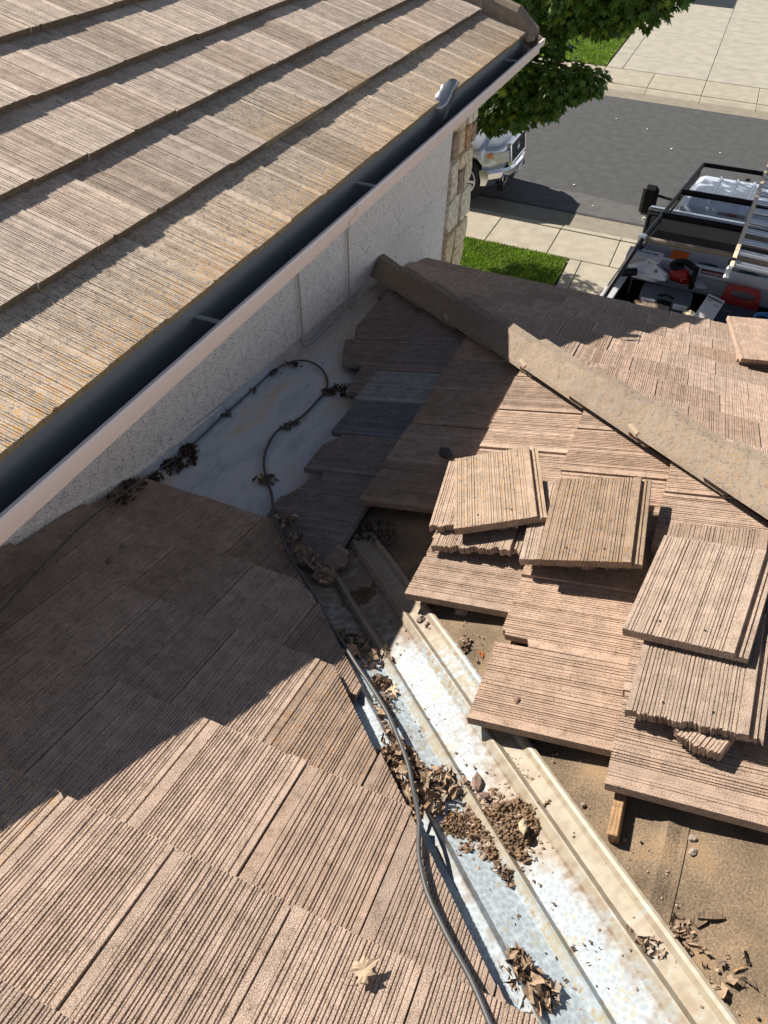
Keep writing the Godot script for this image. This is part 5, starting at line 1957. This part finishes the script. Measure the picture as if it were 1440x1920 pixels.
func rock_mesh(seed_: int, flat := 0.7) -> ArrayMesh:
	var fn := FastNoiseLite.new()
	fn.seed = seed_
	fn.frequency = 0.9
	var st := S()
	var rings := []
	for i in 6:
		var v := i / 5.0
		var ring := []
		for k in 8:
			var an := TAU * (k + 0.5 * (i % 2)) / 8
			var d := Vector3(cos(an) * sin(v * PI * 0.96 + 0.06), cos(v * PI), sin(an) * sin(v * PI * 0.96 + 0.06))
			d *= 0.5 * (1.0 + 0.55 * fn.get_noise_3dv(d * 1.3))
			ring.append(Vector3(d.x, d.y * flat, d.z))
		rings.append(ring)
	loft(st, rings)
	st.generate_normals()
	return st.commit()

func stone(label: String, cat: String, called: String, x: float, z: float, kind: String, size: Vector3, yaw: float, m: Material, seed_: int, lift := 0.0, group := ""):
	var o := obj(called, rock_mesh(seed_), m)
	o.transform = Transform3D(Basis(Vector3.UP, yaw) * Basis.from_scale(size), P(x, surf(x, z, kind) + size.y * 0.30 + lift, z))
	tag(o, label, cat, group)

func chip(label: String, x: float, z: float, kind: String, l: float, w: float, yaw: float, m: Material, lift := 0.01):
	var st := S()
	var b := Basis(Vector3.UP, yaw)
	var c := P(x, surf(x, z, kind) + lift, z)
	var top := []
	for q in [[-0.5, -0.4], [-0.1, -0.5], [0.45, -0.35], [0.5, 0.3], [0.1, 0.5], [-0.48, 0.42]]:
		top.append(c + b * Vector3(q[0] * l, 0.006 * sin(q[0] * 5.0), q[1] * w))
	poly(st, top, Vector3(0, -minf(w * 0.4, 0.012), 0))
	tag(obj("wood_chip", st, m), label, "wood chip")

func crisp_leaf(curl: float) -> ArrayMesh:
	# a dry maple leaf: toothed lobes, folded along the midrib, edges curled up, with its stalk
	var lobes := [Vector2(0.10, 0.03), Vector2(0.24, -0.06), Vector2(0.36, -0.08), Vector2(0.34, 0.06), Vector2(0.46, 0.12), Vector2(0.58, 0.24), Vector2(0.46, 0.28), Vector2(0.36, 0.34), Vector2(0.42, 0.46), Vector2(0.47, 0.64), Vector2(0.34, 0.56), Vector2(0.20, 0.54), Vector2(0.19, 0.66), Vector2(0.11, 0.78), Vector2(0.0, 1.0)]
	var rim := []
	for q in lobes: rim.append(q)
	for k in range(lobes.size() - 2, -1, -1): rim.append(Vector2(-lobes[k].x * 0.94, lobes[k].y * 0.97))
	var g := RandomNumberGenerator.new()
	g.seed = 77
	var lift := []
	for k in rim.size(): lift.append(g.randf_range(-0.03, 0.07))
	var f := func(q: Vector2, w: float, k: int) -> Vector3:
		var v: Vector2 = Vector2(0, 0.34).lerp(q, w)
		var h: float = curl * (0.35 * absf(v.x) - 0.9 * v.x * v.x * w - 0.45 * pow(v.y - 0.3, 2.0)) + lift[k] * w
		return Vector3(v.x * (1.0 - 0.18 * curl * w), h, v.y - 0.12 * curl * absf(v.x) * w)
	var st := S()
	for k in rim.size():
		var j := (k + 1) % rim.size()
		tri(st, f.call(rim[k], 0.0, k), f.call(rim[k], 0.55, k), f.call(rim[j], 0.55, j))
		quad(st, f.call(rim[k], 0.55, k), f.call(rim[k], 1.0, k), f.call(rim[j], 1.0, j), f.call(rim[j], 0.55, j))
	tube(st, [Vector3(0, -0.12 * curl * 0.3, 0.32), Vector3(0.0, -0.03, 0.0), Vector3(0.06, 0.03, -0.28), Vector3(0.16, 0.02, -0.5)], [0.008, 0.012, 0.011, 0.014], 5)
	st.generate_normals()
	return st.commit()

func single_leaf(label: String, called: String, p: Vector3, size: float, b: Basis, c: Color, curl: float):
	var m := mat("leaf_" + str(hash(label) % 1000), c, 0.8)
	m.backlight_enabled = true
	m.backlight = Color(0.3, 0.25, 0.15)
	var o := obj(called, crisp_leaf(curl), m)
	o.transform = Transform3D(b.scaled_local(Vector3.ONE * size), p)
	tag(o, label, "leaf")

func debris():
	litter("big drift of dry brown leaves jammed between the near tiles and the middle rib of the valley", [[-0.235, -0.905, 0.06, 0.05], [-0.18, -0.915, 0.055, 0.05], [-0.135, -0.935, 0.05, 0.045], [-0.205, -0.835, 0.05, 0.04], [-0.285, -0.95, 0.05, 0.045], [-0.17, -0.855, 0.05, 0.04]], "V", 460, 0.032, 1.15)
	litter("dry leaves caught in the valley where the shadow ends, beside the cable", [[-0.507, -1.30, 0.06, 0.03], [-0.578, -1.33, 0.045, 0.03], [-0.645, -1.325, 0.04, 0.03], [-0.43, -1.20, 0.03, 0.03]], "V", 120, 0.034)
	litter("sparse fine twigs and crumbled leaf scattered down the middle of the valley", [[-0.30, -1.10, 0.10, 0.006], [-0.10, -0.95, 0.10, 0.006], [0.12, -0.72, 0.09, 0.006], [0.25, -0.62, 0.08, 0.006], [-0.5, -1.4, 0.10, 0.006]], "V", 130, 0.011, 0.8)
	litter("thin line of leaf bits along the cut edge of the near tiles", [[-0.40, -1.13, 0.04, 0.02], [-0.36, -1.07, 0.035, 0.02], [-0.33, -1.01, 0.03, 0.025]], "V", 70, 0.026)
	litter("pale crumpled leaves lying in the shade where pan and near tiles meet", [[-0.863, -1.62, 0.05, 0.02], [-0.93, -1.66, 0.05, 0.02], [-1.00, -1.73, 0.035, 0.02], [-0.80, -1.56, 0.035, 0.02], [-1.10, -1.83, 0.04, 0.02]], "B", 110, 0.036, 1.3)
	litter("heap of dead leaves in the valley at the lower edge of the view", [[0.160, -0.535, 0.035, 0.035], [0.195, -0.525, 0.03, 0.03], [0.135, -0.55, 0.03, 0.03], [0.18, -0.50, 0.03, 0.03]], "V", 130, 0.033)
	litter("dark twigs and needles heaped at the top of the valley under the tiles", [[-0.80, -1.90, 0.06, 0.03], [-0.74, -1.93, 0.06, 0.03], [-0.70, -1.88, 0.05, 0.02]], "C", 110, 0.030, 0.55)
	litter("black mat of rotted leaves in the corner of wall and pan", [[-1.735, -1.96, 0.05, 0.02], [-1.70, -2.03, 0.05, 0.02], [-1.745, -2.10, 0.04, 0.02], [-1.75, -1.85, 0.04, 0.03]], "P", 150, 0.034, 0.35)
	litter("dark leaf bits along the foot of the wall by the nearest tiles", [[-1.73, -1.72, 0.05, 0.015], [-1.70, -1.60, 0.05, 0.015]], "B", 60, 0.030, 0.5)
	litter("dark leaves snagged on the cable at the far side of the pan", [[-1.40, -2.96, 0.05, 0.03], [-1.36, -3.0, 0.045, 0.03], [-1.44, -2.92, 0.03, 0.02]], "P", 70, 0.036, 0.45)
	litter("few leaves caught on the cable loop in the middle of the pan", [[-1.358, -2.11, 0.04, 0.015], [-1.375, -2.09, 0.03, 0.015], [-1.33, -2.13, 0.03, 0.015]], "P", 22, 0.034, 0.8)
	litter("leaf bits where the cable bends near the middle of the pan", [[-1.475, -2.53, 0.03, 0.01], [-1.46, -2.57, 0.03, 0.01]], "P", 22, 0.03, 0.7)
	litter("dark leaves in the crook of the cable next to the wall", [[-1.715, -3.04, 0.05, 0.02], [-1.75, -2.92, 0.03, 0.02], [-1.76, -2.7, 0.03, 0.015], [-1.76, -2.45, 0.03, 0.015]], "P", 44, 0.028, 0.4)
	litter("withered leaves under the end of the hip caps by the wall", [[-1.62, -4.15, 0.05, 0.03], [-1.55, -4.1, 0.05, 0.03]], "P", 40, 0.036, 0.5)
	litter("curled brown leaves beside the right hand edge of the valley metal", [[0.357, -0.692, 0.03, 0.018], [0.385, -0.682, 0.025, 0.018], [0.33, -0.71, 0.02, 0.015]], "C", 30, 0.030)
	litter("scattered dead leaves on the dusty felt at the lower right", [[0.50, -0.655, 0.04, 0.015], [0.46, -0.70, 0.03, 0.012], [0.53, -0.70, 0.04, 0.012], [0.44, -0.74, 0.03, 0.01]], "C", 46, 0.026)
	litter("small dark leaf scraps on the felt below the lowest middle tile", [[-0.250, -1.43, 0.025, 0.012], [-0.235, -1.405, 0.02, 0.012]], "C", 22, 0.022, 0.7)
	litter("curled leaves beyond the dirt pile on the middle rib", [[0.057, -0.755, 0.022, 0.02], [0.085, -0.748, 0.02, 0.02], [0.07, -0.74, 0.02, 0.02]], "V", 30, 0.028)

	# dirt washed down the valley: a low mound with clods
	var fn := FastNoiseLite.new()
	fn.frequency = 55.0
	fn.fractal_octaves = 4
	for q in [[0.030, -0.862, 0.150, 0.130, 0.026, "brown dirt mound lying across the middle rib of the valley"], [-0.055, -0.838, 0.090, 0.080, 0.018, "loose brown dirt lying between the leaf drift and the middle rib"], [-0.665, -1.575, 0.10, 0.06, 0.012, "thin grey silt at the shaded head of the valley"], [0.025, -1.035, 0.035, 0.10, 0.008, "streak of tan dirt along the right hand rib of the valley"]]:
		var st := S()
		var c := Vector2(q[0], q[1])
		grid(st, 84, 76, func(u, v):
			var a: float = (u * 2 - 1) * q[2]
			var b: float = (v * 2 - 1) * q[3]
			# axes across and along the valley
			var x: float = c.x + (a + b) * 0.7071
			var z: float = c.y + (b - a) * 0.7071
			var r := sqrt(pow(u * 2 - 1, 2) + pow(v * 2 - 1, 2))
			var nn := fn.get_noise_2d(x, z)
			var e := clampf(1.0 - r + 0.22 * nn + 0.42 * fn.get_noise_2d(x * 0.25 + 3.0, z * 0.25), 0.0, 1.0)
			var h: float = q[4] * smoothstep(0.0, 0.8, e) * (0.55 + 0.55 * absf(nn) + 0.95 * absf(fn.get_noise_2d(x * 2.6, z * 2.6)) + 0.35 * fn.get_noise_2d(x * 0.4 + 9.0, z * 0.4))
			return P(x, yVal(x, z) + h - 0.003 + (0.004 if e > 0 else 0.0), z))
		var o := obj("dirt_mound", st, M.dirt)
		tag(o, q[5], "dirt")
		stuff(o)
	var rocks := [rock_mesh(81), rock_mesh(82), rock_mesh(83)]
	var xf := [[], [], []]
	var col := [[], [], []]
	for i in 7000:
		var x: float
		var z: float
		var y: float
		var s := 0.0020 + 0.012 * pow(rng.randf(), 8.0)
		if i < 6000:
			var a := rng.randfn() * 0.048
			var b := rng.randfn() * 0.062
			x = 0.016 + (a + b) * 0.7071
			z = -0.858 + (b - a) * 0.7071
			y = yVal(x, z) + rng.randf_range(0.003, 0.022) * clampf(1.2 - Vector2(a, b).length() / 0.12, 0.05, 1.0)
		else:
			x = rng.randf_range(-0.4, 0.62)
			z = -0.846 + x - rng.randf_range(-0.05, 0.42) - 0.0
			y = yVal(x, z) + 0.007
			s *= 0.7
		var w := i % 3
		xf[w].append(Transform3D(Basis(Vector3.UP, rng.randf() * TAU) * Basis(Vector3.RIGHT, rng.randf() * TAU) * Basis.from_scale(Vector3.ONE * s * rng.randf_range(0.7, 1.4)), P(x, y, z)))
		var k := rng.randf_range(0.6, 1.3)
		col[w].append(Color(0.36 * k, 0.28 * k, 0.22 * k))
	var t := thing("dirt_clods", "crumbs and clods of brown dirt scattered over the mound and along the valley", "dirt", P(0.0, -1.85, -0.85))
	stuff(t)
	for w in 3: multi("clods", rocks[w], M.clod, xf[w], t, col[w])

	# single stones
	stone("grey pebble half under the tile edge right of the valley", "stone", "pebble", -0.294, -1.556, "C", Vector3(0.055, 0.035, 0.035), 0.5, M.pebble, 91)
	stone("round grey pebble on the valley metal beside a curled leaf, in sun", "stone", "pebble", -0.415, -1.497, "V", Vector3(0.034, 0.026, 0.028), 1.2, M.pebble, 92)
	stone("pointed reddish stone standing beside the dirt mound", "stone", "pebble", -0.062, -0.962, "V", Vector3(0.028, 0.034, 0.05), 0.4, M.pebble_red, 93)
	stone("square tan stone chip on top of the dirt mound", "stone", "pebble", 0.075, -0.862, "V", Vector3(0.022, 0.03, 0.038), 0.3, M.foam, 94, 0.03)
	stone("dark purple stone on the dirt mound near the middle rib", "stone", "pebble", -0.035, -0.925, "V", Vector3(0.032, 0.016, 0.020), 0.2, M.pebble_red, 95, 0.02)
	stone("upper of two small pebbles on the bare felt at the right", "stone", "pebble", 0.440, -0.953, "C", Vector3(0.020, 0.014, 0.016), 0.2, M.pebble, 96)
	stone("lower of two small pebbles on the bare felt at the right", "stone", "pebble", 0.443, -0.921, "C", Vector3(0.022, 0.014, 0.017), 0.9, M.pebble, 97)
	stone("lone pebble on the felt just outside the valley metal's right edge", "stone", "pebble", 0.432, -0.742, "C", Vector3(0.018, 0.013, 0.014), 0.2, M.pebble, 98)
	stone("larger of two pebbles lying on the shaded near tiles at the left", "stone", "pebble", -1.470, -1.337, "B", Vector3(0.030, 0.020, 0.024), 0.2, M.pebble, 99)
	stone("smaller dark pebble nearer the camera on the shaded near tiles", "stone", "pebble", -1.448, -1.236, "B", Vector3(0.026, 0.018, 0.022), 1.2, M.pebble_red, 100)
	stone("tiny dark clod on the lowest middle tile", "clod", "clod", -0.032, -1.195, "T", Vector3(0.018, 0.016, 0.022), 0.2, M.pebble_red, 101)
	stone("mossy black clod on the tiles at the shadow's edge above the first stack", "clod", "clod", -0.617, -2.332, "T", Vector3(0.055, 0.045, 0.075), 0.8, M.cable_thin, 102, 0.004)
	# leaves one can point at
	single_leaf("pale dry maple leaf lying curled on the near tiles at the bottom", "maple_leaf", P(-0.150, yB(-0.375) + 0.004, -0.375), 0.056, Basis(Vector3.UP, 2.6) * Basis(Vector3.RIGHT, -0.10) * Basis(Vector3.FORWARD, 0.22), Color(0.40, 0.30, 0.21), 0.95)
	single_leaf("small bright orange leaf on the felt below the middle tile", "maple_leaf", P(-0.181, T * -0.181 - 1.855, -1.395), 0.024, Basis(Vector3.UP, 0.4) * Basis(Vector3.FORWARD, 0.5), Color(0.62, 0.22, 0.03), 0.5)
	single_leaf("pale tan leaf in the valley beside the cable, in full sun", "maple_leaf", P(-0.405, yVal(-0.405, -1.21) + 0.022, -1.19), 0.055, Basis(Vector3.UP, 0.9) * Basis(Vector3.FORWARD, -0.3), Color(0.62, 0.47, 0.33), 0.9)
	single_leaf("brown ribbed leaf curled up against the middle rib at the shadow's edge", "maple_leaf", P(-0.555, yVal(-0.555, -1.31) + 0.030, -1.30), 0.075, Basis(Vector3.UP, -0.6) * Basis(Vector3.RIGHT, -0.5), Color(0.42, 0.25, 0.17), 1.0)
	single_leaf("dark curled leaf beside the round pebble on the valley metal", "maple_leaf", P(-0.385, yVal(-0.385, -1.475) + 0.015, -1.475), 0.035, Basis(Vector3.UP, 1.4) * Basis(Vector3.RIGHT, 0.6), Color(0.12, 0.05, 0.03), 1.2)
	# chips of wood
	chip("grey sliver of wood on the valley metal's right flange", 0.271, -0.757, "C", 0.06, 0.016, -0.9, M.wood_grey, 0.018)
	chip("weathered stick lying on the felt at the lower right", 0.487, -0.786, "C", 0.055, 0.014, 0.3, M.wood_grey, 0.012)
	chip("flat piece of bark beside the weathered stick on the felt", 0.47, -0.775, "C", 0.035, 0.022, 0.9, M.wood_grey, 0.010)
	chip("yellow straw-like splinter on the felt at the right edge", 0.545, -0.70, "C", 0.03, 0.004, 0.7, M.wood, 0.008)
	chip("thin lath splinter wedged between near tile and valley", -0.165, -0.80, "V", 0.06, 0.010, 1.2, M.wood, 0.05)
